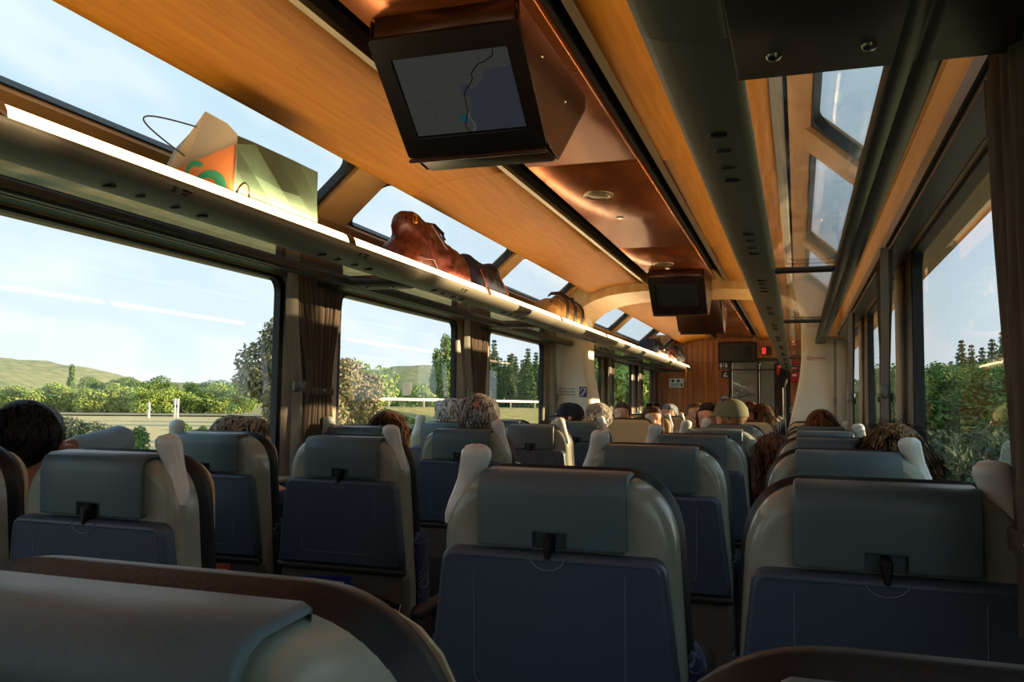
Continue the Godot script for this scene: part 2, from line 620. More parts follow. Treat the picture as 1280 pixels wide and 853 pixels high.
	for z: float in [-4.56, -6.36, -9.9]:
		var v := thing("ceiling_lamp", {-4.56: "tiny lit spot lamp between the map screen and the dark screen", -6.36: "tiny lit spot lamp right above the dark hanging screen", -9.9: "tiny lit spot lamp beyond the pale arch"}[z], "lamp", Vector3(-0.05, 2.33, z), 0, "ceiling spot lamps")
		begin(); X = Transform3D(Basis().scaled(Vector3(1, -1, 1)), Vector3.ZERO)
		lathe([Vector2(0.02, 0.0), Vector2(0.019, 0.004), Vector2(0.014, 0.005)], 16)
		obj("rim", M.metal_trim, v)
		begin(); X = Transform3D(Basis().scaled(Vector3(1, -1, 1)), Vector3.ZERO)
		lathe([Vector2(0.014, 0.004), Vector2(0.0, 0.005)], 16)
		obj("lens", M.spot, v)
		var l := SpotLight3D.new()
		l.name = "spot_light"
		l.position = Vector3(0, -0.012, 0)
		l.rotation.x = -PI / 2
		l.light_energy = 0.25
		l.light_color = Color(1.0, 0.88, 0.68)
		l.spot_range = 20.0
		l.spot_angle = 55.0
		l.spot_attenuation = 2.0
		l.light_size = 0.014
		l.shadow_enabled = true
		v.add_child(l)
	# arched rib across the ceiling with two pillars below it
	var arch := struct("trim_3", "pale wood arch crossing the ceiling above the two white pillars")
	var lower := [[0.0, 2.262], [0.30, 2.258], [0.50, 2.245], [0.65, 2.222], [0.76, 2.190], [0.85, 2.145], [0.92, 2.085], [0.97, 2.01], [1.0, 1.93], [1.02, 1.86]]
	var poly := PackedVector2Array()
	for q in lower: poly.append(Vector2(q[0], q[1]))
	poly.append(Vector2(1.30, 1.86)); poly.append(Vector2(1.30, 2.12)); poly.append(Vector2(0.93, 2.31)); poly.append(Vector2(0.93, 2.46)); poly.append(Vector2(0, 2.46))
	for s: float in [-1.0, 1.0]:
		begin()
		var pl := poly
		if s < 0: pl = mirror(poly)
		run_z(pl, -7.78, -7.04, true, 1)
		obj("arch_half", M.wood_light, arch)
		var pm := struct("trim_4" if s < 0 else "trim_5", "white moulded pillar projecting from the side wall")
		begin()
		# the pillar: an outline in plan that narrows upwards
		var rows := [[0.0, 0.78], [0.9, 0.785], [1.15, 0.80], [1.35, 0.845], [1.55, 0.885], [1.70, 0.90], [1.95, 0.90], [2.1, 0.93]]
		var grid := []
		for r in rows:
			var e: float = r[1]
			grid.append([Vector3(1.25, r[0], -7.30), Vector3(e + 0.05, r[0], -7.30), Vector3(e + 0.015, r[0], -7.315), Vector3(e, r[0], -7.35), Vector3(e, r[0], -7.60), Vector3(e + 0.03, r[0], -7.65), Vector3(1.25, r[0], -7.65)])
		for i in grid.size() - 1:
			for j in 6:
				var a: Vector3 = grid[i][j]; var b: Vector3 = grid[i][j + 1]; var d: Vector3 = grid[i + 1][j]; var e2: Vector3 = grid[i + 1][j + 1]
				if s < 0:
					a.x = -a.x; b.x = -b.x; d.x = -d.x; e2.x = -e2.x
					quad(a, b, e2, d, 1)
				else:
					quad(b, a, d, e2, 1)
		obj("pillar", M.cream, pm)
	# far end wall of narrow vertical boards with the doorway
	var ew := struct("wall_end", "orange wood end wall of narrow vertical boards")
	begin()
	box(Vector3(-0.72, 1.15, END - 0.05), Vector3(1.24, 2.4, 0.1))
	box(Vector3(1.05, 1.15, END - 0.05), Vector3(0.62, 2.4, 0.1))
	box(Vector3(0.32, 2.24, END - 0.05), Vector3(0.86, 0.44, 0.1))
	obj("backing", M.backing, ew)
	var bm := []
	for k in 3:
		begin()
		box(Vector3.ZERO, Vector3(0.0765, 1.0, 0.012), 0.003)
		bm.append(mesh_done())
	for i in 33:
		var x := -1.26 + 0.079 * i
		var low := 0.0
		if x > -0.13 and x < 0.76: low = 2.035
		var b := put("board", bm[i % 3], M.wood_end, ew)
		b.position = Vector3(x, (low + 2.40) / 2, END + 0.006)
		b.scale.y = 2.40 - low
	begin()
	box(Vector3(-0.6, 1.965, END + 0.014), Vector3(1.2, 0.006, 0.008))
	obj("joint_strip", M.backing, ew)
	# door: dark framed double glass door and the vestibule behind it
	var d := struct("door_1", "dark framed glass end door with vestibule behind")
	begin()
	for q in [[-0.10, 0.05], [0.305, 0.035], [0.725, 0.05]]:
		box(Vector3(q[0], 1.0, END + 0.01), Vector3(q[1], 2.0, 0.05), 0.004)
	box(Vector3(0.31, 2.012, END + 0.01), Vector3(0.87, 0.05, 0.05), 0.004)
	box(Vector3(0.31, 1.86, END + 0.0), Vector3(0.82, 0.02, 0.03), 0.004)
	obj("door_frame", M.black, d)
	begin()
	box(Vector3(0.10, 1.0, END - 0.02), Vector3(0.39, 1.96, 0.008))
	obj("door_leaf", M.door_glass, d)
	begin()
	box(Vector3(0.515, 1.0, END - 0.02), Vector3(0.385, 1.96, 0.008))
	obj("door_leaf", M.door_glass, d)
	begin()
	box(Vector3(0.245, 1.05, END + 0.03), Vector3(0.02, 0.5, 0.025), 0.006)
	obj("door_handle", M.chrome, d)
	begin()
	tube(PackedVector3Array([Vector3(-0.04, 1.48, END - 0.3), Vector3(0.18, 1.68, END - 0.3)]), 0.012)
	tube(PackedVector3Array([Vector3(-0.05, 1.55, END - 0.28), Vector3(0.24, 1.48, END - 0.28)]), 0.012)
	obj("grab_rail", M.chrome, d)
	begin()
	box(Vector3(0.31, 1.1, END - 1.6), Vector3(1.8, 2.5, 0.1))
	box(Vector3(-0.62, 0.5, END - 0.85), Vector3(0.1, 1.0, 1.6))
	box(Vector3(1.24, 0.5, END - 0.85), Vector3(0.1, 1.0, 1.6))
	box(Vector3(0.31, 2.36, END - 0.85), Vector3(1.9, 0.1, 1.6))
	box(Vector3(0.31, -0.05, END - 0.85), Vector3(1.9, 0.1, 1.6))
	obj("vestibule", M.pier, d)
	begin()
	box(Vector3(0.30, 1.0, END - 0.6), Vector3(0.03, 2.0, 0.03), 0.004)
	box(Vector3(0.58, 1.0, END - 0.7), Vector3(0.14, 2.0, 0.06), 0.01)
	obj("vestibule_post", M.black, d)
	# rear wall behind the camera
	begin()
	box(Vector3(0, 1.2, REAR + 0.05), Vector3(2.8, 2.6, 0.1))
	tag(obj("wall_rear", M.wood_end), "wooden rear wall of the carriage", "", "", "structure")

# ---------------------------------------------------------------- luggage racks
func build_racks() -> void:
	for s: float in [-1.0, 1.0]:
		var o := thing("luggage_rack", "overhead luggage rack with glass shelf, " + ("loaded with bags" if s < 0 else "nearly empty, on the no-smoking-sign side"), "luggage rack")
		var lip := [[0.656, 1.868], [0.655, 1.857], [0.660, 1.845], [0.674, 1.834], [0.700, 1.826], [0.735, 1.821], [0.775, 1.819], [0.793, 1.822], [0.797, 1.834], [0.790, 1.846], [0.760, 1.872], [0.720, 1.892], [0.700, 1.897], [0.664, 1.880]]
		var cuts := [6.5, 4.2, 1.6, -1.20, -3.32, -5.44, -7.25, -9.2, -11.2, -13.0] if s < 0 else [6.5, 4.2, 1.6, -1.20, -3.32, -5.44, -7.25, -9.2, -11.2, -13.0]
		for i in cuts.size() - 1:
			begin()
			run_z(side_poly(lip, s), cuts[i + 1] + 0.001, cuts[i] - 0.001, true, 1)
			var f := obj("fascia", M.lip, o)
			# reading-light and air nozzles under the fascia, one cluster for each seat row
		for k in 12:
			var z0 := -1.634 - 0.99 * k
			if z0 < -12.7: break
			for j in 4:
				begin()
				var c := Vector3(s * 0.735, 1.8205, z0 - [0.0, 0.105, 0.235, 0.345][j])
				var big: bool = j == 0 or j == 3
				X = Transform3D(Basis().scaled(Vector3(1.5 if big else 1.3, -1, 1.0 if big else 0.6)), c)
				lathe([Vector2(0.013, -0.003), Vector2(0.013, 0.0025), Vector2(0.010, 0.004), Vector2(0.0, 0.003)], 10)
				obj("nozzle", M.black if big else M.rail, o)
		# glass shelf between brackets
		var br := [-1.27, -3.40, -5.45, -7.22]
		if true:
			br.append_array([-9.5, -11.5, -13.0])
		for i in br.size():
			if i == 3: continue
			begin()
			var bw := 0.36 if i == 0 else (0.20 if s < 0 else 0.03)
			var thin: bool = s > 0 and i > 0
			box(Vector3(s * (0.90 if thin else 0.985), 1.826, br[i] + (0.09 if i == 0 else 0.0)), Vector3(0.22 if thin else 0.40, 0.022, bw), 0.006)
			obj("bracket", M.bracket, o)
			for q in ([0.845, 0.975] if s < 0 or i == 0 else []):
				begin()
				X = Transform3D(Basis().scaled(Vector3(1, -1, 1)), Vector3(s * q, 1.817, br[i]))
				lathe([Vector2(0.012, -0.002), Vector2(0.012, 0.004), Vector2(0.007, 0.009), Vector2(0.0, 0.010)], 12)
				obj("bolt", M.chrome, o)
		for q in [[-1.0, 0.6], [0.7, 2.6], [2.7, 4.6], [4.7, 6.4], [-3.30 if s < 0 else -3.384, -1.35], [-5.35 if s < 0 else -5.434, -3.50 if s < 0 else -3.416], [-7.22, -5.55], [-9.40, -7.70], [-11.4, -9.6], [-12.95, -11.6]]:
			begin()
			box(Vector3(s * 0.903, 1.838, (q[0] + q[1]) / 2), Vector3(0.226, 0.008, q[1] - q[0]))
			obj("glass_shelf", M.shelf_glass, o)
		for q in [[-7.26, 6.5], [-13.0, -7.70]]:
			begin()
			run_z(side_poly([[1.008, 1.820], [1.014, 1.814], [1.040, 1.814], [1.041, 1.817], [1.044, 1.817], [1.045, 1.814], [1.075, 1.816], [1.086, 1.826], [1.084, 1.846], [1.060, 1.856], [1.020, 1.852], [1.008, 1.844]], s), q[0], q[1], true, 1)
			obj("back_rail", M.rail, o)
		# lamp strips in the top of the fascia
		var n := 0
		for i in range(-5, 8):
			var z1 := -1.28 - 1.45 * i
			var z0 := z1 - 1.40
			if z0 < -13.0: break
			if z1 < -6.9 and z1 > -7.4: pass
			begin()
			run_z(side_poly([[0.664, 1.880], [0.657, 1.870], [0.661, 1.884], [0.670, 1.898], [0.684, 1.906], [0.699, 1.905], [0.700, 1.896]], s), z0, z1, true, 1)
			obj("lamp_strip", M.lamp_lens, o)
			for e in [z1 + 0.012, z0 - 0.012]:
				begin()
				run_z(side_poly([[0.664, 1.880], [0.657, 1.870], [0.660, 1.886], [0.669, 1.901], [0.684, 1.909], [0.702, 1.907], [0.702, 1.896]], s), e - 0.012, e + 0.012, true, 1)
				obj("lamp_cap", M.lamp_cap, o)
			var l := AreaLight3D.new()
			l.name = "strip_light"
			l.area_size = Vector2(0.03, 1.38)
			l.light_color = Color(1.0, 0.90, 0.72)
			l.light_energy = LAMP
			l.area_range = 20.0
			l.area_attenuation = 2.0
			l.shadow_enabled = true
			var nd := Vector3(-s * 0.10, 0.99, 0).normalized()
			l.transform = Transform3D(Basis(Vector3(0, 0, 1).cross(nd).normalized() * -1.0, Vector3(0, 0, 1), nd * -1.0).orthonormalized(), Vector3(s * 0.680, 1.912, (z0 + z1) / 2))
			l.look_at_from_position(l.position, l.position + nd, Vector3(0, 0, 1))
			o.add_child(l)
			n += 1
		# seat numbers on the fascia
		if s < 0:
			for q in [["5", -1.78], ["6", -2.77], ["7", -3.78], ["8", -4.80]]:
				# reading along -z on the sloping underside
				var a := Vector3(-0.655, 1.857, 0); var b := Vector3(-0.674, 1.834, 0)
				var up := (a - b).normalized()
				var rt := Vector3(0, 0, -1)
				var nn := rt.cross(up).normalized()
				var pos := Vector3(-0.6635, 1.8465, q[1]) + nn * 0.0045
				text(q[0] + ":", 0.024, M.ink, o, Transform3D(Basis(rt, up, nn), pos), "seat_number")
				text("WINDOW\nAISLE", 0.0085, M.ink, o, Transform3D(Basis(rt, up, nn), pos + rt * 0.042), "seat_lettering")

const LAMP := 0.33

# ---------------------------------------------------------------- ceiling screens
func map_picture() -> ImageTexture:
	var w := 320
	var h := 200
	var n := FastNoiseLite.new()
	n.seed = 2; n.frequency = 0.09; n.fractal_octaves = 4
	var im := Image.create(w, h, false, Image.FORMAT_RGB8)
	var route := [Vector2(280, 0), Vector2(276, 18), Vector2(250, 30), Vector2(232, 34), Vector2(218, 44), Vector2(204, 56), Vector2(206, 66), Vector2(196, 78), Vector2(180, 90), Vector2(170, 104), Vector2(168, 124), Vector2(166, 146), Vector2(160, 158), Vector2(150, 176), Vector2(148, 186), Vector2(156, 200)]
	for y in h:
		for x in w:
			var c := rgb(102, 104, 99).lerp(rgb(112, 114, 107), n.get_noise_2d(x, y) + 0.5)
			var coast := 178.0 + maxf(0.0, (118.0 - y)) * 1.0 + 6.0 * sin(y * 0.11) - maxf(0.0, y - 140.0) * 0.1
			if x > coast and y > 46: c = rgb(88, 94, 108)
			if x > coast - 8 and x <= coast and y > 150: c = rgb(132, 132, 124)
			if Vector2(x - 178, y - 92).length() < 15: c = c.lerp(rgb(70, 84, 120), 0.5)
			if Vector2(x - 150, y - 164).length() < 12: c = rgb(52, 124, 128)
			for i in route.size() - 1:
				var q := Geometry2D.get_closest_point_to_segment(Vector2(x, y), route[i], route[i + 1])
				if q.distance_to(Vector2(x, y)) < 1.3: c = rgb(20, 20, 22)
			im.set_pixel(x, y, c)
	return ImageTexture.create_from_image(im)

func make_screen(called: String, label: String, lit: bool) -> Node3D:
	var o := thing(called, label, "screen")
	# origin at the top front edge on the ceiling; side outline in (z, y)
	var prof := PackedVector2Array([Vector2(0.0, 0.055), Vector2(0.0, 0.0), Vector2(0.275, -0.245), Vector2(0.30, -0.252), Vector2(0.385, -0.262), Vector2(0.40, -0.255), Vector2(0.715, 0.0), Vector2(0.715, 0.055)])
	var hw := 0.213
	begin()
	var B := Basis(Vector3(0, 0, -1), Vector3(0, 1, 0), Vector3(1, 0, 0))
	X = Transform3D(B, Vector3.ZERO)
	var pr := prof
	if Geometry2D.is_polygon_clockwise(pr): pr.reverse()
	slab(pr, [[0.006, -hw + 0.012], [0.0, -hw + 0.018], [0.0, hw - 0.018], [0.006, hw - 0.012]])
	obj("housing", M.housing, o)
	for s: float in [-1.0, 1.0]:
		begin()
		X = Transform3D(B, Vector3.ZERO)
		var a := s * hw
		slab(inset_poly(pr, 0.004), [[0.004, a - 0.004 if s > 0 else a - 0.0], [0.0, a - 0.002 if s > 0 else a + 0.002], [0.0, a if s > 0 else a + 0.004]] if s < 0 else [[0.0, a - 0.004], [0.0, a - 0.001], [0.004, a]])
		obj("side_plate", M.housing, o)
		for q in [Vector2(0.20, -0.02), Vector2(0.45, -0.06)]:
			begin()
			X = Transform3D(Basis(Vector3.UP, Vector3(s, 0, 0), Vector3.FORWARD), Vector3(s * (hw + 0.001), q.y, -q.x))
			lathe([Vector2(0.006, 0.0), Vector2(0.005, 0.003), Vector2(0.0, 0.004)], 10)
			obj("screw", M.chrome, o)
	# face frame: u across, v up the slanted face
	var top := Vector3(0, 0.0, 0.0)
	var bot := Vector3(0, -0.245, -0.275)
	var vd := (top - bot).normalized()
	var L := (top - bot).length()
	var nd := Vector3.RIGHT.cross(vd).normalized()
	var F := Transform3D(Basis(Vector3.RIGHT, vd, nd), bot)
	begin()
	X = F
	ring(rrect(-hw, 0.0, hw, L, 0.012, 3), rrect(-0.168, 0.062, 0.168, L - 0.062, 0.006, 3), 0.0, 0.016)
	obj("bezel", M.bezel, o)
	begin()
	X = F
	box(Vector3(0, -0.006, 0.02), Vector3(hw * 2.0, 0.012, 0.014), 0.004)
	obj("lower_edge", M.housing, o)
	var q := QuadMesh.new()
	q.size = Vector2(0.33, L - 0.130)
	var m: StandardMaterial3D = M.screen_off
	if lit:
		m = mat(rgb(20, 22, 24), 0.15)
		m.emission_enabled = true
		m.emission_texture = map_picture()
		m.emission = Color.BLACK
		m.emission_energy_multiplier = 0.20
	var sc := put("screen", q, m, o)
	sc.transform = Transform3D(F.basis, F * Vector3(0, L / 2, 0.004))
	if lit:
		var l := AreaLight3D.new()
		l.name = "screen_light"
		l.area_size = Vector2(0.32, L - 0.14)
		l.light_color = Color(0.8, 0.9, 1.0)
		l.light_energy = 0.01
		l.shadow_enabled = true
		o.add_child(l)
		l.transform = Transform3D(Basis(Vector3.RIGHT, -vd, -nd), F * Vector3(0, L / 2, 0.006))
		l.transform.basis = Basis.looking_at(nd, vd)
	return o

func build_screens() -> void:
	var a := make_screen("ceiling_screen", "ceiling screen showing a grey route map with a black line", true)
	a.position = Vector3(0, 2.275, -1.975)
	var b := make_screen("ceiling_screen", "dark switched-off ceiling screen hanging just before the pale wood arch", false)
	b.position = Vector3(0, 2.275, -6.43)
	var c := copy(b, "ceiling screen turned away, showing its plain dark back, beyond the pale arch")
	c.position = Vector3(0, 2.262, -8.60)
	c.rotation.y = PI
	# wall screen over the end door
	var e := thing("wall_screen", "small dark wall screen mounted above the end door", "screen", Vector3(0, 2.12, END + 0.06))
	begin()
	box(Vector3.ZERO, Vector3(0.56, 0.30, 0.08), 0.012)
	obj("casing", M.black, e)
	var q := QuadMesh.new()
	q.size = Vector2(0.45, 0.20)
	var sc := put("screen", q, M.screen_off, e)
	sc.position = Vector3(0, -0.005, 0.0405)

# ---------------------------------------------------------------- curtains
# pleated cloth tied back at the middle; z runs from za (towards the rear of the train) to zb
func curtain(s: float, zc: float, wt: float, label: String, tie := true, y_bot := 0.99, ty := 1.34) -> void:
	var o := thing("curtain", label, "curtain", Vector3(s * 1.172, 0, zc), 0, "window curtains")
	var ny := 26
	var nz := 84
	var y0 := 1.845
	var grid := []
	for j in ny + 1:
		var t := float(j) / ny
		var y := lerpf(y0, y_bot, t)
		var w := wt
		var sh := 0.0
		if tie:
			var a := clampf((y0 - y) / (y0 - ty), 0.0, 1.0)
			w = lerpf(wt, wt * 0.50, a * a * (3 - 2 * a))
			sh = -0.02 * a
			if y < ty: w = lerpf(wt * 0.50, wt * 0.60, clampf((ty - y) / 0.12, 0.0, 1.0))
		var row := PackedVector3Array()
		for i in nz + 1:
			var u := float(i) / nz
			var ph := u * TAU * 11.0
			var amp := 0.009 + 0.004 * sin(u * 17.0 + 1.0) + 0.003 * sin(u * 40.0 + t * 3.0)
			row.append(Vector3(s * (-amp * sin(ph + 0.4 * sin(t * 5.0 + u * 9.0))), y, (0.5 - u) * w + sh + 0.004 * cos(ph)))
		grid.append(row)
	begin()
	for j in ny:
		for i in nz:
			quad(grid[j + 1][i], grid[j + 1][i + 1], grid[j][i + 1], grid[j][i], 1)
	obj("cloth", M.curtain, o)
	if tie:
		begin()
		X = Transform3D(Basis(Vector3(1, 0, 0), Vector3(0, 0, -1), Vector3(0, 1, 0)), Vector3(0, ty, -0.02))
		slab(rrect(-0.018, -wt * 0.26, 0.018, wt * 0.26, 0.016, 4), [[0.002, -0.016], [0.0, -0.014], [0.0, 0.014], [0.002, 0.016]])
		obj("tie_band", M.curtain, o)
		begin()
		X = Transform3D(Basis.from_euler(Vector3(0, 0, s * PI / 2)), Vector3(-s * 0.020, ty + 0.005, -0.03))
		lathe([Vector2(0.007, 0.0), Vector2(0.006, 0.004), Vector2(0.0, 0.006)], 8)
		obj("stud", M.chrome, o)

func edge_strip(s: float, z: float, label: String) -> void:
	# pale binding strip that hangs beside each curtain and is drawn in at the tie
	var o := thing("curtain_strip", label, "curtain", Vector3(s * 1.165, 0, z), 0, "pale curtain binding strips")
	begin()
	var rows := []
	for j in 20:
		var t := float(j) / 19.0
		var y := lerpf(1.84, 0.99, t)
		var a := clampf((1.84 - y) / 0.48, 0.0, 1.0)
		var sh := -0.065 * a * a
		var w := 0.035 + 0.01 * sin(a * PI)
		var row := PackedVector3Array()
		for i in 7:
			var u := float(i) / 6.0
			row.append(Vector3(-s * (0.022 * sqrt(maxf(0.0, sin(u * PI))) + 0.002), y, sh + (0.5 - u) * w * 2.0))
		rows.append(row)
	for j in 19:
		for i in 6:
			quad(rows[j + 1][i], rows[j + 1][i + 1], rows[j][i + 1], rows[j][i], 1)
	obj("strip", M.curtain_edge, o)
	begin()
	box(Vector3(-s * 0.014, 1.36, -0.065), Vector3(0.022, 0.05, 0.085), 0.006)
	obj("clip", M.track, o)

func build_curtains() -> void:
	for s: float in [-1.0, 1.0]:
		var sd := "hearing-sign side" if s < 0 else "no-smoking-sign side"
		curtain(s, -3.33, 0.42, "brown pleated curtain tied back, %s, third post before the pillar" % sd)
		edge_strip(s, -3.09, "pale curtain binding strip, %s, third post before the pillar" % sd)
		curtain(s, -5.37, 0.38, "brown pleated curtain tied back, %s, second post before the pillar" % sd)
		edge_strip(s, -5.10, "pale curtain binding strip, %s, second post before the pillar" % sd)
		edge_strip(s, -7.17, "pale curtain binding strip, %s, right beside the pillar" % sd)
		curtain(s, -9.68, 0.30, "brown pleated curtain, %s, first post behind the pillar" % sd)
		edge_strip(s, -9.50, "pale curtain binding strip, %s, first post behind the pillar" % sd)
		curtain(s, -11.62, 0.30, "brown pleated curtain, %s, second post behind the pillar" % sd)
		edge_strip(s, -11.42, "pale curtain binding strip, %s, second post behind the pillar" % sd)
		edge_strip(s, -13.16, "pale curtain binding strip, %s, in the end wall corner" % sd)
	curtain(1.0, -1.23, 0.64, "wide dark brown pleated curtain on the no-smoking-sign side, partly drawn over the glass", true, 0.99, 1.12)
	curtain(-1.0, -1.40, 0.40, "brown pleated curtain on the hearing-sign side, behind the sleeping man's seat")

# ---------------------------------------------------------------- seats
func seat_outline(hw_low: float, top: float, grow := 0.0) -> PackedVector2Array:
	var o := PackedVector2Array()
	var hw := 0.203 + grow
	o.append(Vector2(-hw_low - grow, 0.30)); o.append(Vector2(hw_low + grow, 0.30))
	o.append(Vector2(hw_low + grow, 0.72)); o.append(Vector2(lerpf(hw_low, 0.203, 0.6) + grow, 0.92))
	var cx := 0.100; var cy := top - 0.128
	for i in 16:
		var a := PI / 2 * i / 15.0
		o.append(Vector2(cx + (hw - cx) * pow(cos(a), 0.9), cy + (top + grow - cy) * pow(sin(a), 0.9)))
	for i in 16:
		var a := PI / 2 * (15 - i) / 15.0
		o.append(Vector2(-cx - (hw - cx) * pow(cos(a), 0.9), cy + (top + grow - cy) * pow(sin(a), 0.9)))
	o.append(Vector2(-lerpf(hw_low, 0.203, 0.6) - grow, 0.92)); o.append(Vector2(-hw_low - grow, 0.72))
	return o

# a seat that faces -z; its rear face is at local z = 0; side = +1 puts the grab handle at +x
func make_seat(label: String, side: float, facing: bool) -> Node3D:
	var o := thing("coach_seat", label, "seat", Vector3.ZERO, 0, "facing seats" if facing else "forward seats")
	var tilt := Basis.from_euler(Vector3(deg_to_rad(3.0), 0, 0))
	var T := Transform3D(tilt, Vector3(0, 1.06, 0) - tilt * Vector3(0, 1.06, 0))
	# shell
	begin()
	X = T
	slab(seat_outline(0.222, 1.178), [[0.0, -0.062], [0.0, -0.026], [0.006, -0.010], [0.016, -0.002], [0.030, 0.0]])
	obj("back_shell", M.shell, o)
	# raised bead round the shell edge
	# cushion
	begin()
	X = T
	slab(seat_outline(0.225, 1.180, 0.008), [[0.045, -0.122], [0.018, -0.115], [0.003, -0.100], [0.0, -0.080], [0.008, -0.068], [0.010, -0.060]])
	obj("leather_cushion", M.leather, o)
	begin()
	X = T
	slab(rrect(-0.196, 0.95, 0.196, 1.172, 0.075, 5), [[0.03, -0.138], [0.008, -0.130], [0.0, -0.112]])
	obj("headrest_cover", M.cream_seat, o)
	begin()
	X = T
	slab(rrect(-0.238, 0.34, 0.238, 0.90, 0.05, 4), [[0.05, -0.160], [0.015, -0.148], [0.0, -0.125], [0.0, -0.075], [0.01, -0.065]])
	obj("fabric_cushion", M.seat_fabric, o)
	# headrest back panel, rolled over the top edge
	begin()
	var hp := PackedVector2Array([Vector2(-0.045, 1.066), Vector2(0.020, 1.062), Vector2(0.022, 1.064), Vector2(0.022, 1.068), Vector2(0.022, 1.096), Vector2(0.022, 1.150), Vector2(0.019, 1.168), Vector2(0.010, 1.180), Vector2(-0.004, 1.1855), Vector2(-0.050, 1.186), Vector2(-0.056, 1.182), Vector2(-0.055, 1.172)])
	var PB := Basis(Vector3(0, 0, 1), Vector3(0, 1, 0), Vector3(-1, 0, 0))
	X = T * Transform3D(PB, Vector3.ZERO)
	# two full-height cheeks and a shorter middle leave a real hollow for the latch
	var hm := PackedVector2Array([Vector2(-0.045, 1.088), Vector2(0.020, 1.088), Vector2(0.022, 1.090), Vector2(0.022, 1.093)])
	for i in range(4, hp.size()): hm.append(hp[i])
	slab(hp, [[0.006, -0.1285], [0.002, -0.1270], [0.0, -0.1230], [0.0, -0.030]])
	slab(hm, [[0.0, -0.030], [0.0, 0.030]])
	slab(hp, [[0.0, 0.030], [0.0, 0.1230], [0.002, 0.1270], [0.006, 0.1285]])
	obj("headrest_panel", M.panel, o)
	# latch recess and lever
	begin()
	X = T
	slab(rrect(-0.030, 1.060, 0.030, 1.090, 0.004, 3), [[0.0, -0.02], [0.0, 0.006], [0.001, 0.007]])
	var rec := obj("latch_recess", M.panel, o)
	begin()
	X = T
	slab(PackedVector2Array([Vector2(-0.0045, 1.046), Vector2(0.0045, 1.046), Vector2(0.0085, 1.078), Vector2(0.006, 1.085), Vector2(-0.006, 1.085), Vector2(-0.0085, 1.078)]), [[0.0, 0.007], [0.0, 0.033], [0.003, 0.037]])
	obj("latch", M.black, rec)
	# folding table
	begin()
	X = T
	var to := PackedVector2Array([Vector2(-0.216, 0.795), Vector2(0.216, 0.795), Vector2(0.212, 0.84)])
	for i in 6:
		var a := PI / 2 * i / 5.0
		to.append(Vector2(0.166 + 0.025 * cos(a), 1.030 + 0.026 * sin(a)))
	for i in 6:
		var a := PI / 2 + PI / 2 * i / 5.0
		to.append(Vector2(-0.166 + 0.025 * cos(a), 1.030 + 0.026 * sin(a)))
	to.append(Vector2(-0.212, 0.84))
	slab(to, [[0.0, -0.004], [0.0, 0.022], [0.003, 0.031], [0.009, 0.035], [0.013, 0.0335]])
	var tb := obj("folding_table", M.table, o)
	begin()
	X = T
	var path := PackedVector3Array([Vector3(-0.128, 1.030, 0.0338), Vector3(-0.128, 0.860, 0.0338)])
	for i in 5:
		var a := PI + PI / 2 * (i + 1) / 5.0
		path.append(Vector3(-0.108 + 0.02 * cos(a), 0.853 + 0.02 * sin(a), 0.0338))
	for i in 5:
		var a := -PI / 2 + PI / 2 * i / 5.0
		path.append(Vector3(0.108 + 0.02 * cos(a), 0.853 + 0.02 * sin(a), 0.0338))
	path.append(Vector3(0.128, 0.865, 0.0338)); path.append(Vector3(0.128, 1.030, 0.0338))
	tube(path, 0.0009, -1, 5)
	obj("moulded_line", M.groove, tb)
	begin()
	X = T
	var arc := PackedVector3Array()
	for i in 9:
		var a := PI + PI * i / 8.0
		arc.append(Vector3(0.030 * cos(a), 1.052 + 0.022 * sin(a), 0.0345))
	tube(arc, 0.0012, -1, 5)
	obj("finger_notch", M.groove, tb)
	begin()
	X = T
	tube(PackedVector3Array([Vector3(-0.222, 0.782, 0.014), Vector3(0.222, 0.782, 0.014)]), 0.011, -1, 10)
	obj("hinge_bar", M.rail, o)
	# lower shell and pocket
	begin()
	X = T
	slab(rrect(-0.222, 0.22, 0.222, 0.772, 0.02, 3), [[0.0, -0.02], [0.004, 0.004], [0.012, 0.008]])
	obj("lower_shell", M.lower_shell, o)
	begin()
	X = T
	slab(rrect(-0.165, 0.40, 0.165, 0.655, 0.03, 4), [[0.0, 0.004], [0.0, 0.018], [0.012, 0.028]])
	obj("pocket", M.pocket, o)
	# grab handle on the shoulder
	begin()
	X = T
	var hx := side * 0.150
	var hs := [[1.088, 0.196, 0.008, 0.010, -0.022], [1.105, 0.190, 0.015, 0.016, -0.026], [1.125, 0.180, 0.020, 0.018, -0.030], [1.145, 0.170, 0.0225, 0.017, -0.033], [1.165, 0.162, 0.0235, 0.017, -0.035], [1.185, 0.155, 0.0265, 0.020, -0.035], [1.203, 0.150, 0.0285, 0.024, -0.034], [1.215, 0.149, 0.0265, 0.024, -0.033], [1.223, 0.149, 0.019, 0.018, -0.032], [1.2265, 0.150, 0.006, 0.006, -0.032]]
	for i in hs.size() - 1:
		for k in 14:
			var a := TAU * k / 14; var b := TAU * (k + 1) / 14
			var p: Array = hs[i]; var q: Array = hs[i + 1]
			var v0 := Vector3(side * p[1] + p[2] * cos(a), p[0], p[4] - p[3] * sin(a))
			var v1 := Vector3(side * p[1] + p[2] * cos(b), p[0], p[4] - p[3] * sin(b))
			var v2 := Vector3(side * q[1] + q[2] * cos(b), q[0], q[4] - q[3] * sin(b))
			var v3_ := Vector3(side * q[1] + q[2] * cos(a), q[0], q[4] - q[3] * sin(a))
			quad(v0, v1, v2, v3_, 1)
	obj("grab_handle", M.handle, o)
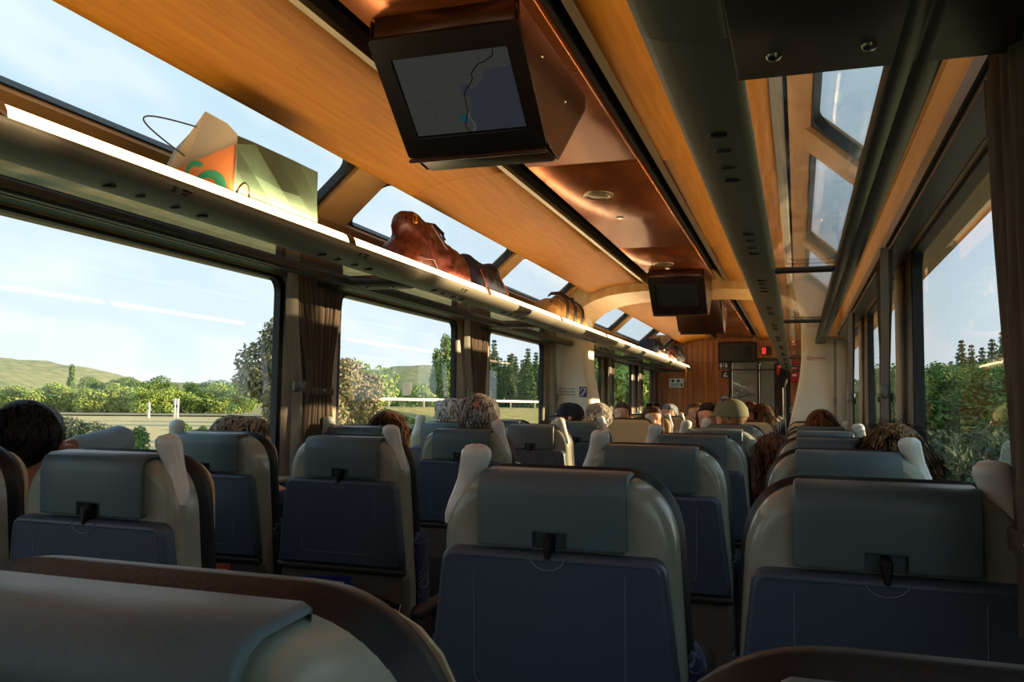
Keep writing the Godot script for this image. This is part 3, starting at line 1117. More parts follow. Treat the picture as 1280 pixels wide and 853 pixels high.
	# armrests, seat base and legs
	for s: float in [-1.0, 1.0]:
		begin()
		box(Vector3(s * 0.232, 0.645, -0.27), Vector3(0.042, 0.05, 0.46), 0.014)
		box(Vector3(s * 0.232, 0.58, -0.10), Vector3(0.036, 0.14, 0.12), 0.012)
		obj("armrest", M.armrest, o)
	begin()
	X = Transform3D(Basis(Vector3(1, 0, 0), Vector3(0, 0, -1), Vector3(0, 1, 0)), Vector3.ZERO)
	slab(rrect(-0.225, 0.12, 0.225, 0.60, 0.06, 4), [[0.03, 0.32], [0.0, 0.34], [0.0, 0.42], [0.02, 0.445], [0.05, 0.452]])
	obj("seat_cushion", M.seat_fabric, o)
	begin()
	box(Vector3(0, 0.30, -0.32), Vector3(0.40, 0.05, 0.44), 0.01)
	obj("seat_frame", M.rail, o)
	for s: float in [-1.0, 1.0]:
		begin()
		box(Vector3(s * 0.15, 0.145, -0.32), Vector3(0.05, 0.29, 0.16), 0.012)
		obj("leg", M.rail, o)
	return o

const COLS := [-0.994, -0.480, 0.484, 0.994]
const ORD := ["first", "second", "third", "fourth", "fifth", "sixth"]

func row_z(k: int) -> float:
	return -1.385 - 0.99 * k

func build_seats() -> void:
	var proto := {}
	for f in [false, true]:
		for sd in [-1.0, 1.0]:
			proto[[f, sd]] = null
	for k in range(-1, 5):
		for c in 4:
			if k == -1 and c < 2: continue
			var sd: float = [-1.0, 1.0, -1.0, 1.0][c]
			var label := "blue-grey backed %s seat, %s side, %s row before the cream facing seats" % [["window", "aisle", "aisle", "window"][c], ["hearing-sign", "hearing-sign", "no-smoking-sign", "no-smoking-sign"][c], ORD[4 - k]]
			var o: Node3D
			if proto[[false, sd]] == null:
				o = make_seat(label, sd, false)
				proto[[false, sd]] = o
			else:
				o = copy(proto[[false, sd]], label)
			o.position = Vector3(COLS[c], 0, row_z(k) if k >= 0 else (-0.385 if c == 2 else -0.345))
			o.scale.y = 0.998 if k == -1 else 1.0
	for k in 6:
		for c in 4:
			var sd: float = [1.0, -1.0, 1.0, -1.0][c]   # turned round, so the handle side swaps
			var label := "cream-fronted %s seat facing the rear, %s side, %s row from the pillar" % [["window", "aisle", "aisle", "window"][c], ["hearing-sign", "hearing-sign", "no-smoking-sign", "no-smoking-sign"][c], ORD[k]]
			var o := copy(proto[[false, sd]], label, "facing seats")
			o.position = Vector3(COLS[c], 0, -7.22 - 0.13 - 0.99 * k)
			if k == 0: o.position.z = -7.25
			if k == 0 and (c == 0 or c == 3):
				o.position.x = signf(COLS[c]) * 0.985
			o.scale.y = 1.0
			o.rotation.y = PI

# ---------------------------------------------------------------- signs
func build_signs() -> void:
	var F := Basis()
	# hearing loop sign on the left pillar, facing the rear
	var c := px_z(714, 490, -7.298)
	var h := thing("hearing_loop_sign", "white hearing-aid notice with blue ear symbol on the pillar", "sign", c)
	begin(); slab(rrect(-0.15, -0.05, 0.15, 0.05, 0.006), [[0, -0.001], [0, 0.002]]); obj("plate", M.cream, h)
	begin(); slab(rrect(0.075, -0.046, 0.143, 0.046, 0.003), [[0, 0.002], [0, 0.004]]); obj("blue_square", M.blue_sign, h)
	begin()
	var ear := PackedVector3Array()
	for i in 15:
		var a := deg_to_rad(200.0 - 250.0 * i / 14.0)
		ear.append(Vector3(0.108 + 0.020 * cos(a), 0.012 + 0.022 * sin(a), 0.0045))
	ear.append(Vector3(0.114, -0.014, 0.0045)); ear.append(Vector3(0.108, -0.030, 0.0045)); ear.append(Vector3(0.098, -0.032, 0.0045))
	tube(ear, 0.0045, -1, 6)
	tube(PackedVector3Array([Vector3(0.084, -0.040, 0.0045), Vector3(0.138, 0.040, 0.0045)]), 0.003, -1, 6)
	obj("ear_symbol", M.white, h)
	var ls := ["USE THE 'T' SWITCH", "ON YOUR AID FOR", "BETTER RECEPTION"]
	for i in 3:
		text(ls[i], 0.0175, M.ink, h, Transform3D(F, Vector3(-0.042, 0.026 - 0.026 * i, 0.003)))
	# no smoking sign
	c = px_z(1020, 448, -7.298)
	var ns := thing("no_smoking_sign", "small white no-smoking sign on the right pillar", "sign", c)
	begin(); slab(rrect(-0.075, -0.02, 0.075, 0.02, 0.004), [[0, -0.001], [0, 0.002]]); obj("plate", M.white, ns)
	begin()
	var rg := PackedVector3Array()
	for i in 21: rg.append(Vector3(-0.052 + 0.014 * cos(TAU * i / 20.0), 0.014 * sin(TAU * i / 20.0), 0.003))
	tube(rg, 0.002, -1, 6)
	tube(PackedVector3Array([Vector3(-0.061, 0.009, 0.003), Vector3(-0.043, -0.009, 0.003)]), 0.0018, -1, 6)
	obj("red_ring", M.red, ns)
	text("NO SMOKING", 0.016, M.red, ns, Transform3D(F, Vector3(0.018, 0.0, 0.003)))
	# toilet and washbasin signs on the end wall
	c = px_z(904.5, 457.5, END + 0.02)
	var wc := thing("toilet_sign", "navy toilet sign with white man and woman figures", "sign", c)
	begin(); slab(rrect(-0.075, -0.055, 0.075, 0.055, 0.004), [[0, -0.006], [0, 0.002]]); obj("plate", M.navy_sign, wc)
	begin(); box(Vector3(0, 0, 0.003), Vector3(0.006, 0.10, 0.002)); obj("divider", M.white, wc)
	for s: float in [-1.0, 1.0]:
		begin()
		X = Transform3D(Basis(), Vector3(s * 0.038, 0, 0.003))
		disc(Vector3(0, 0.034, 0), 0.010, Vector3(0, 0, 1), 10)
		var w := 0.016 if s < 0 else 0.010
		slab(PackedVector2Array([Vector2(-0.022, -0.010), Vector2(-0.008, -0.010), Vector2(-0.006, -0.042), Vector2(0.006, -0.042), Vector2(0.008, -0.010), Vector2(0.022, -0.010), Vector2(w, 0.022), Vector2(-w, 0.022)]), [[0, -0.001], [0, 0.001]])
		obj("figure", M.white, wc)
	c = px_z(906.5, 468.5, END + 0.02)
	var pw := thing("washing_sign", "navy square sign with white hand symbol below the toilet sign", "sign", c)
	begin(); slab(rrect(-0.055, -0.055, 0.055, 0.055, 0.004), [[0, -0.006], [0, 0.002]]); obj("plate", M.navy_sign, pw)
	begin()
	slab(PackedVector2Array([Vector2(-0.03, -0.035), Vector2(0.035, -0.035), Vector2(0.036, -0.015), Vector2(0.0, -0.014), Vector2(0.012, 0.008), Vector2(0.024, 0.028), Vector2(0.005, 0.036), Vector2(-0.014, 0.012)]), [[0, 0.002], [0, 0.004]])
	obj("hand_symbol", M.white, pw)
	# notice plate on the end wall
	c = px_z(845.5, 479, END + 0.02)
	var pl := thing("safety_plate", "cream safety notice plate with two dark round symbols on end wall", "sign", c)
	begin(); slab(rrect(-0.11, -0.07, 0.11, 0.07, 0.006), [[0, -0.006], [0, 0.002]]); obj("plate", M.cream, pl)
	for x in [-0.055, 0.03]:
		begin(); X = Transform3D(Basis(), Vector3(x, 0.032, 0.003)); disc(Vector3.ZERO, 0.022, Vector3(0, 0, 1), 12); obj("round_symbol", M.ink, pl)
	begin()
	for i in 3: box(Vector3(-0.02, -0.012 - 0.018 * i, 0.003), Vector3(0.13, 0.008, 0.001))
	box(Vector3(0.08, -0.03, 0.003), Vector3(0.03, 0.05, 0.001))
	obj("print", M.ink_soft, pl)
	# red-and-white emergency notices beside the right pillar
	c = px_z(992, 436, END + 0.02)
	var er := thing("emergency_notice", "tall red and white emergency notice beside the end door", "sign", c)
	begin(); slab(rrect(-0.05, -0.13, 0.05, 0.13, 0.006), [[0, -0.006], [0, 0.002]]); obj("plate", M.red, er)
	begin(); box(Vector3(0, -0.06, 0.003), Vector3(0.06, 0.07, 0.001)); box(Vector3(0, 0.06, 0.003), Vector3(0.06, 0.03, 0.001)); obj("print", M.white, er)
	c = px_z(993, 472, END + 0.02)
	var fx := thing("fire_extinguisher_box", "red fire extinguisher box on the end wall below the notice", "box", c)
	begin(); box(Vector3(0, 0, 0.03), Vector3(0.11, 0.14, 0.08), 0.01); obj("case", M.red, fx)
	begin(); box(Vector3(0, 0.03, 0.071), Vector3(0.06, 0.03, 0.002)); obj("print", M.white, fx)
	c = px_z(988, 513, END + 0.02)
	var sw := thing("switch_plate", "pale grey switch plate beside the end door", "switch", c)
	begin(); slab(rrect(-0.04, -0.045, 0.04, 0.045, 0.006), [[0, -0.006], [0, 0.006], [0.004, 0.009]]); obj("plate", M.grey_trim, sw)
	begin(); box(Vector3(-0.014, 0.01, 0.010), Vector3(0.014, 0.02, 0.006), 0.002); box(Vector3(0.014, 0.01, 0.010), Vector3(0.014, 0.02, 0.006), 0.002); obj("button", M.ink_soft, sw)
	# bright exit light over the door
	var ex := thing("exit_light", "small lit red exit light above the end door", "light", Vector3(0.42, 2.14, END + 0.05))
	begin(); box(Vector3.ZERO, Vector3(0.14, 0.12, 0.06), 0.008); obj("case", M.black, ex)
	begin(); box(Vector3(-0.03, 0, 0.031), Vector3(0.06, 0.10, 0.004)); 
	var rm := mat(rgb(230, 70, 70), 0.4)
	rm.emission_enabled = true; rm.emission = Color(1.0, 0.25, 0.22); rm.emission_energy_multiplier = 0.5
	obj("lamp_face", rm, ex)

# ---------------------------------------------------------------- smooth bodies from tapered capsules (surface nets)
# bone: [a, b, ra, rb, blend, kind]
func nets(bones: Array, cell: float, wob := 0.0, wob_f := 30.0) -> Dictionary:
	var lo := Vector3(1e9, 1e9, 1e9); var hi := -lo
	for b in bones:
		var r: float = maxf(b[2], b[3]) + cell * 3.0 + 0.01
		for e in [b[0], b[1]]:
			lo = lo.min(e - Vector3(r, r, r)); hi = hi.max(e + Vector3(r, r, r))
	var n := Vector3i(((hi - lo) / cell).ceil()) + Vector3i(1, 1, 1)
	var F := PackedFloat32Array(); F.resize(n.x * n.y * n.z); F.fill(1.0)
	var K := PackedByteArray(); K.resize(F.size())
	var D := PackedFloat32Array(); D.resize(F.size()); D.fill(1.0)
	var sy := n.x; var sz := n.x * n.y
	var ns := FastNoiseLite.new()
	ns.seed = 6; ns.frequency = wob_f; ns.fractal_octaves = 2
	for b in bones:
		var a: Vector3 = b[0]; var e: Vector3 = b[1]; var ra: float = b[2]; var rb: float = b[3]; var k: float = b[4]; var kd: int = b[5]
		var r := maxf(ra, rb) + maxf(k, cell * 2.5)
		var l: Vector3i = Vector3i(((a.min(e) - Vector3(r, r, r) - lo) / cell).floor()).clamp(Vector3i.ZERO, n - Vector3i.ONE)
		var h: Vector3i = Vector3i(((a.max(e) + Vector3(r, r, r) - lo) / cell).ceil()).clamp(Vector3i.ZERO, n - Vector3i.ONE)
		var ab := e - a
		var ll := maxf(ab.length_squared(), 1e-9)
		for z in range(l.z, h.z + 1):
			for y in range(l.y, h.y + 1):
				var i := z * sz + y * sy + l.x
				var p := lo + Vector3(l.x, y, z) * cell
				for x in range(l.x, h.x + 1):
					var t := clampf((p - a).dot(ab) / ll, 0.0, 1.0)
					var d := (p - a - ab * t).length() - (ra + (rb - ra) * t)
					if d < D[i]:
						D[i] = d; K[i] = kd
					var f := F[i]
					var q := maxf(k - absf(d - f), 0.0)
					F[i] = minf(d, f) - q * q / (4.0 * k)
					i += 1
					p.x += cell
	if wob > 0.0:
		for z in n.z:
			for y in n.y:
				for x in n.x:
					var i := z * sz + y * sy + x
					if absf(F[i]) < wob * 3.0 + cell * 2.0:
						var p := lo + Vector3(x, y, z) * cell
						F[i] += wob * ns.get_noise_3dv(p)
	var V := PackedVector3Array(); var KV := PackedByteArray()
	var id := {}
	var offs := [0, 1, sy, sy + 1, sz, sz + 1, sz + sy, sz + sy + 1]
	var cv := [Vector3(0, 0, 0), Vector3(1, 0, 0), Vector3(0, 1, 0), Vector3(1, 1, 0), Vector3(0, 0, 1), Vector3(1, 0, 1), Vector3(0, 1, 1), Vector3(1, 1, 1)]
	var ed := [[0, 1], [2, 3], [4, 5], [6, 7], [0, 2], [1, 3], [4, 6], [5, 7], [0, 4], [1, 5], [2, 6], [3, 7]]
	var reach := cell * 1.9
	for z in n.z - 1:
		for y in n.y - 1:
			var i := z * sz + y * sy
			for x in n.x - 1:
				if absf(F[i]) < reach:
					var m := 0
					for c in 8:
						if F[i + offs[c]] < 0.0: m |= 1 << c
					if m != 0 and m != 255:
						var s := Vector3.ZERO; var c2 := 0
						for e2 in ed:
							var f0: float = F[i + offs[e2[0]]]; var f1: float = F[i + offs[e2[1]]]
							if (f0 < 0.0) != (f1 < 0.0):
								var t := f0 / (f0 - f1)
								s += cv[e2[0]].lerp(cv[e2[1]], t); c2 += 1
						id[i] = V.size()
						V.append(lo + (Vector3(x, y, z) + s / c2) * cell)
						KV.append(K[i])
				i += 1
	var T := PackedInt32Array()
	for i in id:
		var f := F[i]
		# edges along x, y, z from this corner
		for ax in 3:
			var st: int = [1, sy, sz][ax]
			var u: int = [sy, sz, 1][ax]; var w: int = [sz, 1, sy][ax]
			if (F[i] < 0.0) == (F[i + st] < 0.0): continue
			if not (id.has(i - u) and id.has(i - w) and id.has(i - u - w)): continue
			var a: int = id[i]; var b: int = id[i - u]; var c: int = id[i - u - w]; var d: int = id[i - w]
			if F[i] < 0.0:
				T.append_array(PackedInt32Array([a, c, b, a, d, c]))
			else:
				T.append_array(PackedInt32Array([a, b, c, a, c, d]))
	var N := PackedVector3Array(); N.resize(V.size())
	for t in range(0, T.size(), 3):
		var nn := (V[T[t + 2]] - V[T[t]]).cross(V[T[t + 1]] - V[T[t]])
		N[T[t]] += nn; N[T[t + 1]] += nn; N[T[t + 2]] += nn
	for i in N.size(): N[i] = N[i].normalized()
	return {"v": V, "n": N, "t": T, "k": KV}

# one mesh, one surface for each kind that occurs
func nets_mesh(d: Dictionary, mats: Array, xf := Transform3D(), into: ArrayMesh = null) -> ArrayMesh:
	var am := into if into else ArrayMesh.new()
	for kd in mats.size():
		var idx := PackedInt32Array()
		for t in range(0, d.t.size(), 3):
			if d.k[d.t[t]] == kd:
				idx.append(d.t[t]); idx.append(d.t[t + 1]); idx.append(d.t[t + 2])
		if idx.is_empty(): continue
		var ar := []
		ar.resize(Mesh.ARRAY_MAX)
		ar[Mesh.ARRAY_VERTEX] = xf * d.v
		ar[Mesh.ARRAY_NORMAL] = Transform3D(xf.basis.orthonormalized(), Vector3.ZERO) * d.n
		ar[Mesh.ARRAY_INDEX] = idx
		am.add_surface_from_arrays(Mesh.PRIMITIVE_TRIANGLES, ar)
		am.surface_set_material(am.get_surface_count() - 1, mats[kd])
	return am

func put_own(called: String, mesh: Mesh, parent: Node) -> MeshInstance3D:
	var o := MeshInstance3D.new()
	o.name = numbered(called) if parent == self else called
	o.mesh = mesh
	parent.add_child(o, true)
	return o

var hand_net: Dictionary

func make_hand() -> void:
	# palm down along -z from the wrist at the origin, thumb at -x
	var b := [[Vector3(-0.018, 0, -0.01), Vector3(-0.024, 0, -0.075), 0.016, 0.014, 0.012, 0], [Vector3(0.018, 0, -0.01), Vector3(0.026, -0.002, -0.068), 0.016, 0.013, 0.012, 0], [Vector3(0, 0, -0.01), Vector3(0, 0.002, -0.075), 0.017, 0.014, 0.012, 0]]
	var f := [[-0.030, -0.082, 0.072], [-0.009, -0.086, 0.080], [0.012, -0.083, 0.074], [0.031, -0.074, 0.058]]
	for q in f:
		var p0 := Vector3(q[0], 0, q[1] + 0.01)
		var p1 := p0 + Vector3(q[0] * 0.12, -0.006, -q[2] * 0.45)
		var p2 := p1 + Vector3(0, -q[2] * 0.16, -q[2] * 0.28)
		var p3 := p2 + Vector3(0, -q[2] * 0.18, -q[2] * 0.16)
		b.append([p0, p1, 0.0095, 0.0088, 0.004, 0]); b.append([p1, p2, 0.0088, 0.008, 0.004, 0]); b.append([p2, p3, 0.008, 0.0068, 0.004, 0])
	b.append([Vector3(-0.022, -0.004, -0.022), Vector3(-0.048, -0.010, -0.052), 0.013, 0.0105, 0.008, 0])
	b.append([Vector3(-0.048, -0.010, -0.052), Vector3(-0.058, -0.014, -0.082), 0.0105, 0.008, 0.004, 0])
	hand_net = nets(b, 0.004)

func hair_strands(d: Dictionary, n: int, length: float, width: float, sd: int, xf: Transform3D, out_amt := 0.25) -> ArrayMesh:
	var r := RandomNumberGenerator.new()
	r.seed = sd
	var st := SurfaceTool.new()
	st.begin(Mesh.PRIMITIVE_TRIANGLES)
	var V: PackedVector3Array = d.v; var N: PackedVector3Array = d.n
	for i in n:
		var k := r.randi() % V.size()
		var nn := N[k]
		var p := V[k] - nn * 0.004
		var down := Vector3(r.randfn(0, 0.35), -1.0, 0.25 + r.randfn(0, 0.35))
		var dir := (down - nn * down.dot(nn))
		if dir.length() < 0.15: dir = Vector3(r.randfn(0, 1), 0, 1.0); dir -= nn * dir.dot(nn)
		dir = dir.normalized()
		var L := length * r.randf_range(0.5, 1.1)
		var side := dir.cross(nn).normalized() * width
		var tone := r.randf_range(0.55, 1.35)
		st.set_color(Color(tone, tone, tone))
		var prev := p
		for s in 4:
			var t := (s + 1) / 4.0
			var q := p + dir * L * t + nn * (0.004 + L * out_amt * t * (1.0 - 0.45 * t)) + Vector3(0, -L * 0.25 * t * t, 0)
			var w0 := side * (1.0 - s / 4.0); var w1 := side * (1.0 - t)
			st.set_normal(xf.basis * nn)
			st.add_vertex(xf * (prev - w0)); st.add_vertex(xf * (prev + w0)); st.add_vertex(xf * (q + w1))
			if s < 3:
				st.add_vertex(xf * (prev - w0)); st.add_vertex(xf * (q + w1)); st.add_vertex(xf * (q - w1))
			prev = q
	return st.commit()

var head_cache := {}
var hair_cache := {}

func head_bones() -> Array:
	var b := [
		[Vector3(0, 0.030, -0.028), Vector3(0, 0.028, 0.028), 0.077, 0.080, 0.03, 0],
		[Vector3(0, 0.0, -0.045), Vector3(0, -0.070, -0.062), 0.058, 0.036, 0.03, 0],
		[Vector3(-0.035, -0.050, -0.02), Vector3(0.035, -0.050, -0.02), 0.040, 0.040, 0.03, 0],
		[Vector3(0, 0.005, -0.098), Vector3(0, -0.026, -0.115), 0.009, 0.013, 0.010, 0],
		[Vector3(-0.012, -0.028, -0.104), Vector3(0.012, -0.028, -0.104), 0.009, 0.009, 0.006, 0],
		[Vector3(-0.034, 0.022, -0.090), Vector3(0.034, 0.022, -0.090), 0.014, 0.014, 0.012, 0],
		[Vector3(-0.018, -0.052, -0.094), Vector3(0.018, -0.052, -0.094), 0.008, 0.008, 0.005, 1],
		[Vector3(0, -0.075, -0.080), Vector3(0, -0.080, -0.080), 0.020, 0.018, 0.012, 0]]
	for s: float in [-1.0, 1.0]:
		b.append([Vector3(s * 0.078, 0.014, 0.008), Vector3(s * 0.083, -0.002, 0.016), 0.014, 0.016, 0.006, 0])
		b.append([Vector3(s * 0.078, -0.028, 0.004), Vector3(s * 0.082, -0.006, 0.014), 0.009, 0.012, 0.006, 0])
	b.append([Vector3(0, -0.04, 0.022), Vector3(0, -0.16, 0.030), 0.056, 0.056, 0.03, 0])
	return b

func hair_bones(style: String) -> Array:
	var b := [
		[Vector3(0, 0.040, -0.020), Vector3(0, 0.036, 0.034), 0.080, 0.084, 0.03, 0],
		[Vector3(-0.030, 0.010, 0.020), Vector3(0.030, 0.010, 0.020), 0.058, 0.058, 0.03, 0],
		[Vector3(0, -0.010, 0.045), Vector3(0, -0.045, 0.050), 0.058, 0.042, 0.03, 0],
		[Vector3(-0.030, 0.086, -0.065), Vector3(0.030, 0.086, -0.065), 0.022, 0.022, 0.03, 0]]
	if style == "long" or style == "wild":
		for s: float in [-1.0, 1.0]:
			b.append([Vector3(s * 0.066, 0.02, 0.0), Vector3(s * 0.080, -0.13, 0.015), 0.034, 0.030, 0.03, 0])
			b.append([Vector3(s * 0.080, -0.13, 0.015), Vector3(s * 0.078, -0.26, 0.02), 0.030, 0.018, 0.03, 0])
		b.append([Vector3(0, 0.0, 0.05), Vector3(0, -0.16, 0.062), 0.075, 0.052, 0.03, 0])
		b.append([Vector3(-0.03, -0.16, 0.06), Vector3(-0.03, -0.28, 0.055), 0.050, 0.026, 0.03, 0])
		b.append([Vector3(0.03, -0.16, 0.06), Vector3(0.03, -0.28, 0.055), 0.050, 0.026, 0.03, 0])
	if style == "wild":
		b.append([Vector3(0.0, 0.07, 0.0), Vector3(0.0, 0.03, 0.05), 0.088, 0.092, 0.03, 0])
		b.append([Vector3(0.07, 0.03, 0.02), Vector3(0.10, -0.12, 0.02), 0.045, 0.05, 0.03, 0])
	if style == "curly":
		for i in 22:
			var a := i * 2.4; var y := 0.09 - 0.006 * i
			b.append([Vector3(0.075 * cos(a), y, 0.02 + 0.078 * sin(a)), Vector3(0.078 * cos(a), y - 0.01, 0.02 + 0.08 * sin(a)), 0.024, 0.024, 0.012, 0])
	if style == "bald":
		b = [[Vector3(-0.066, 0.0, 0.01), Vector3(-0.05, -0.01, 0.06), 0.036, 0.038, 0.02, 0], [Vector3(0.066, 0.0, 0.01), Vector3(0.05, -0.01, 0.06), 0.036, 0.038, 0.02, 0], [Vector3(-0.05, 0.0, 0.06), Vector3(0.05, 0.0, 0.06), 0.042, 0.042, 0.02, 0],
			[Vector3(-0.042, 0.062, -0.02), Vector3(-0.040, 0.056, 0.055), 0.046, 0.048, 0.03, 0], [Vector3(0.036, 0.062, -0.02), Vector3(0.034, 0.054, 0.055), 0.046, 0.046, 0.03, 0], [Vector3(-0.04, 0.086, -0.045), Vector3(0.04, 0.086, -0.045), 0.026, 0.026, 0.03, 0], [Vector3(0, -0.02, 0.05), Vector3(0, -0.05, 0.05), 0.054, 0.04, 0.03, 0]]
	return b

# seat: floor point under the hips; dir = -1 looks along -z, +1 looks along +z; head: centre of the head
func person(label: String, seat: Vector3, dir: float, head: Vector3, face: Vector3, style: String, hair: Color, skin: Color, top: Color, opt := {}) -> Node3D:
	var o := thing("person", label, "person", seat)
	var cell: float = opt.get("cell", 0.022)
	var skin_m := mat(skin, 0.55)
	skin_m.subsurf_scatter_enabled = true; skin_m.subsurf_scatter_strength = 0.08
	var lips_m := mat(skin.darkened(0.2), 0.5)
	var top_m := mat(top, 0.9)
	var leg_m := mat(opt.get("legs", rgb(46, 50, 62)), 0.9)
	var shoe_m := mat(rgb(30, 28, 27), 0.6)
	var hd := head - seat
	var fw := Vector3(0, 0, dir)
	var rt := Vector3(-dir, 0, 0)      # the person's own right
	var neck := hd + Vector3(0, -0.175, 0) - fw * 0.015
	neck.x = clampf(neck.x + seat.x, -0.93, opt.get("lean", 0.93)) - seat.x
	var chest := neck + Vector3(-neck.x * 0.15, -0.13, 0) + fw * 0.07
	var hip := Vector3(0, 0.565, 0) + fw * 0.08
	var b := []
	b.append([hd + Vector3(0, -0.09, 0) - fw * 0.02, neck, 0.050, 0.056, 0.03, 0])
	b.append([hip - rt * 0.09, hip + rt * 0.09, 0.105, 0.105, 0.05, 1])
	b.append([hip + Vector3(0, 0.04, 0), chest, 0.120, 0.128, 0.06, 1])
	b.append([chest - rt * 0.085, chest + rt * 0.085, 0.112, 0.112, 0.05, 1])
	for s: float in [-1.0, 1.0]:
		var sh: Vector3 = neck + rt * s * 0.165 + Vector3(0, -0.065, 0)
		b.append([neck + Vector3(0, -0.03, 0) + rt * s * 0.04, sh, 0.062, 0.062, 0.04, 1])
		var el: Vector3 = opt.get("elbow_r" if s > 0 else "elbow_l", sh + rt * s * 0.05 + Vector3(0, -0.27, 0) + fw * 0.06 + seat) - seat if opt.has("elbow_r" if s > 0 else "elbow_l") else sh + rt * s * 0.04 + Vector3(0, -0.27, 0) + fw * 0.06
		var wr: Vector3 = (opt["wrist_r" if s > 0 else "wrist_l"] - seat) if opt.has("wrist_r" if s > 0 else "wrist_l") else Vector3(0, 0.68, 0) + rt * s * 0.10 + fw * 0.27
		b.append([sh, el, 0.056, 0.046, 0.035, 1])
		b.append([el, el.lerp(wr, 0.8), 0.044, 0.036, 0.02, 1])
		b.append([el.lerp(wr, 0.8), wr, 0.030, 0.027, 0.012, 0])
		var hipj: Vector3 = hip + rt * s * 0.09
		var kn: Vector3 = Vector3(0, 0.545, 0) + rt * s * 0.10 + fw * 0.44
		var an: Vector3 = Vector3(0, 0.11, 0) + rt * s * 0.10 + fw * 0.42
		b.append([hipj, kn, 0.090, 0.062, 0.04, 2])
		b.append([kn, an, 0.060, 0.040, 0.03, 2])
		b.append([an + Vector3(0, -0.04, 0) - fw * 0.04, an + Vector3(0, -0.055, 0) + fw * 0.15, 0.042, 0.036, 0.02, 3])
	var bd := nets(b, cell)
	var am := nets_mesh(bd, [skin_m, top_m, leg_m, shoe_m])
	# head
	var hc: float = opt.get("head_cell", 0.009)
	if not head_cache.has(hc): head_cache[hc] = nets(head_bones(), hc)
	var f := face.normalized()
	var hb := Basis.looking_at(f, Vector3.UP)
	if opt.has("roll"): hb = hb * Basis.from_euler(Vector3(0, 0, opt.roll))
	var hx := Transform3D(hb, hd)
	nets_mesh(head_cache[hc], [skin_m, lips_m], hx, am)
	# hands
	for s: float in [-1.0, 1.0]:
		var wr: Vector3 = (opt["wrist_r" if s > 0 else "wrist_l"] - seat) if opt.has("wrist_r" if s > 0 else "wrist_l") else Vector3(0, 0.68, 0) + rt * s * 0.10 + fw * 0.27
		var hdv: Vector3 = opt.get("hand_dir", fw + Vector3(0, -0.25, 0) - rt * s * 0.2)
		var hb2 := Basis.looking_at(hdv.normalized(), Vector3.UP)
		if s < 0: hb2 = hb2 * Basis().scaled(Vector3(-1, 1, 1))
		var hd2 := hand_net
		if s < 0:
			hd2 = hand_net.duplicate()
			var tt: PackedInt32Array = hand_net.t.duplicate()
			for i in range(0, tt.size(), 3):
				var w := tt[i]; tt[i] = tt[i + 1]; tt[i + 1] = w
			hd2.t = tt
		nets_mesh(hd2, [skin_m], Transform3D(hb2, wr), am)
	put_own("body", am, o)
	# eyes
	for s: float in [-1.0, 1.0]:
		var e := SphereMesh.new()
		e.radius = 0.0115; e.height = 0.023; e.radial_segments = 10; e.rings = 6
		var eo := put("eye", e, mat(rgb(214, 208, 200), 0.2), o)
		eo.position = hx * Vector3(s * 0.031, 0.004, -0.0925)
		var p := SphereMesh.new()
		p.radius = 0.0055; p.height = 0.011; p.radial_segments = 8; p.rings = 4
		var po := put("iris", p, mat(rgb(40, 34, 28), 0.2), eo)
		po.position = hb * Vector3(0, 0, -0.0085)
	# hair
	var wob := 0.0016 if style != "curly" else 0.006
	var key := style + str(hc)
	if not hair_cache.has(key): hair_cache[key] = nets(hair_bones(style), hc, wob, 55.0)
	var hm := mat(hair, 0.6, 0.0, 0.35)
	var hair_o := put_own("hair", nets_mesh(hair_cache[key], [hm], hx), o)
	if style == "crown":
		put_own("bare_crown", nets_mesh(nets([[Vector3(0.010, 0.066, 0.050), Vector3(0.010, 0.048, 0.072), 0.046, 0.046, 0.02, 0]], 0.006), [skin_m], hx), hair_o)
	var cnt: int = opt.get("strands", 700)
	if cnt > 0:
		var sm := mat(hair, 0.5, 0.0, 0.4)
		sm.vertex_color_use_as_albedo = true
		var so := put("strands", hair_strands(hair_cache[key], cnt, opt.get("strand_len", 0.05), opt.get("strand_w", 0.0016), label.length(), hx, opt.get("strand_out", 0.18)), sm, hair_o)
		so.set_meta("kind", "stuff")
	if opt.has("cap"):
		var cm := mat(opt.cap, 0.85)
		var cb := [[Vector3(0, 0.042, -0.024), Vector3(0, 0.036, 0.032), 0.086, 0.088, 0.02, 0], [Vector3(0, 0.02, -0.02), Vector3(0, 0.02, 0.035), 0.087, 0.089, 0.02, 0]]
		var cd := nets(cb, 0.009)
		# cut the dome along the band
		var keep := PackedInt32Array()
		for t in range(0, cd.t.size(), 3):
			if cd.v[cd.t[t]].y > 0.012 and cd.v[cd.t[t + 1]].y > 0.012 and cd.v[cd.t[t + 2]].y > 0.012:
				keep.append_array(PackedInt32Array([cd.t[t], cd.t[t + 1], cd.t[t + 2]]))
		cd.t = keep
		var cap_o := put_own("cap", nets_mesh(cd, [cm], hx), o)
		begin()
		X = hx
		var arcs := []
		for lay in [-0.004, 0.006]:
			var inner := []; var outer := []
			for i in 13:
				var a := PI + PI * i / 12.0
				inner.append(Vector3(0.086 * cos(a) * 0.98, 0.020 + lay, -0.03 + 0.076 * sin(a)))
				outer.append(Vector3(0.086 * cos(a), 0.002 + lay + 0.012 * cos(a) * cos(a), -0.03 + 0.076 * sin(a) + 0.075 * sin(a)))
			arcs.append([inner, outer])
		for i in 12:
			quad(arcs[1][0][i], arcs[1][1][i], arcs[1][1][i + 1], arcs[1][0][i + 1], 1)
			quad(arcs[0][0][i + 1], arcs[0][1][i + 1], arcs[0][1][i], arcs[0][0][i], 1)
			quad(arcs[0][1][i], arcs[0][1][i + 1], arcs[1][1][i + 1], arcs[1][1][i])
		obj("brim", cm, cap_o)
		begin()
		X = hx
		var band := PackedVector3Array()
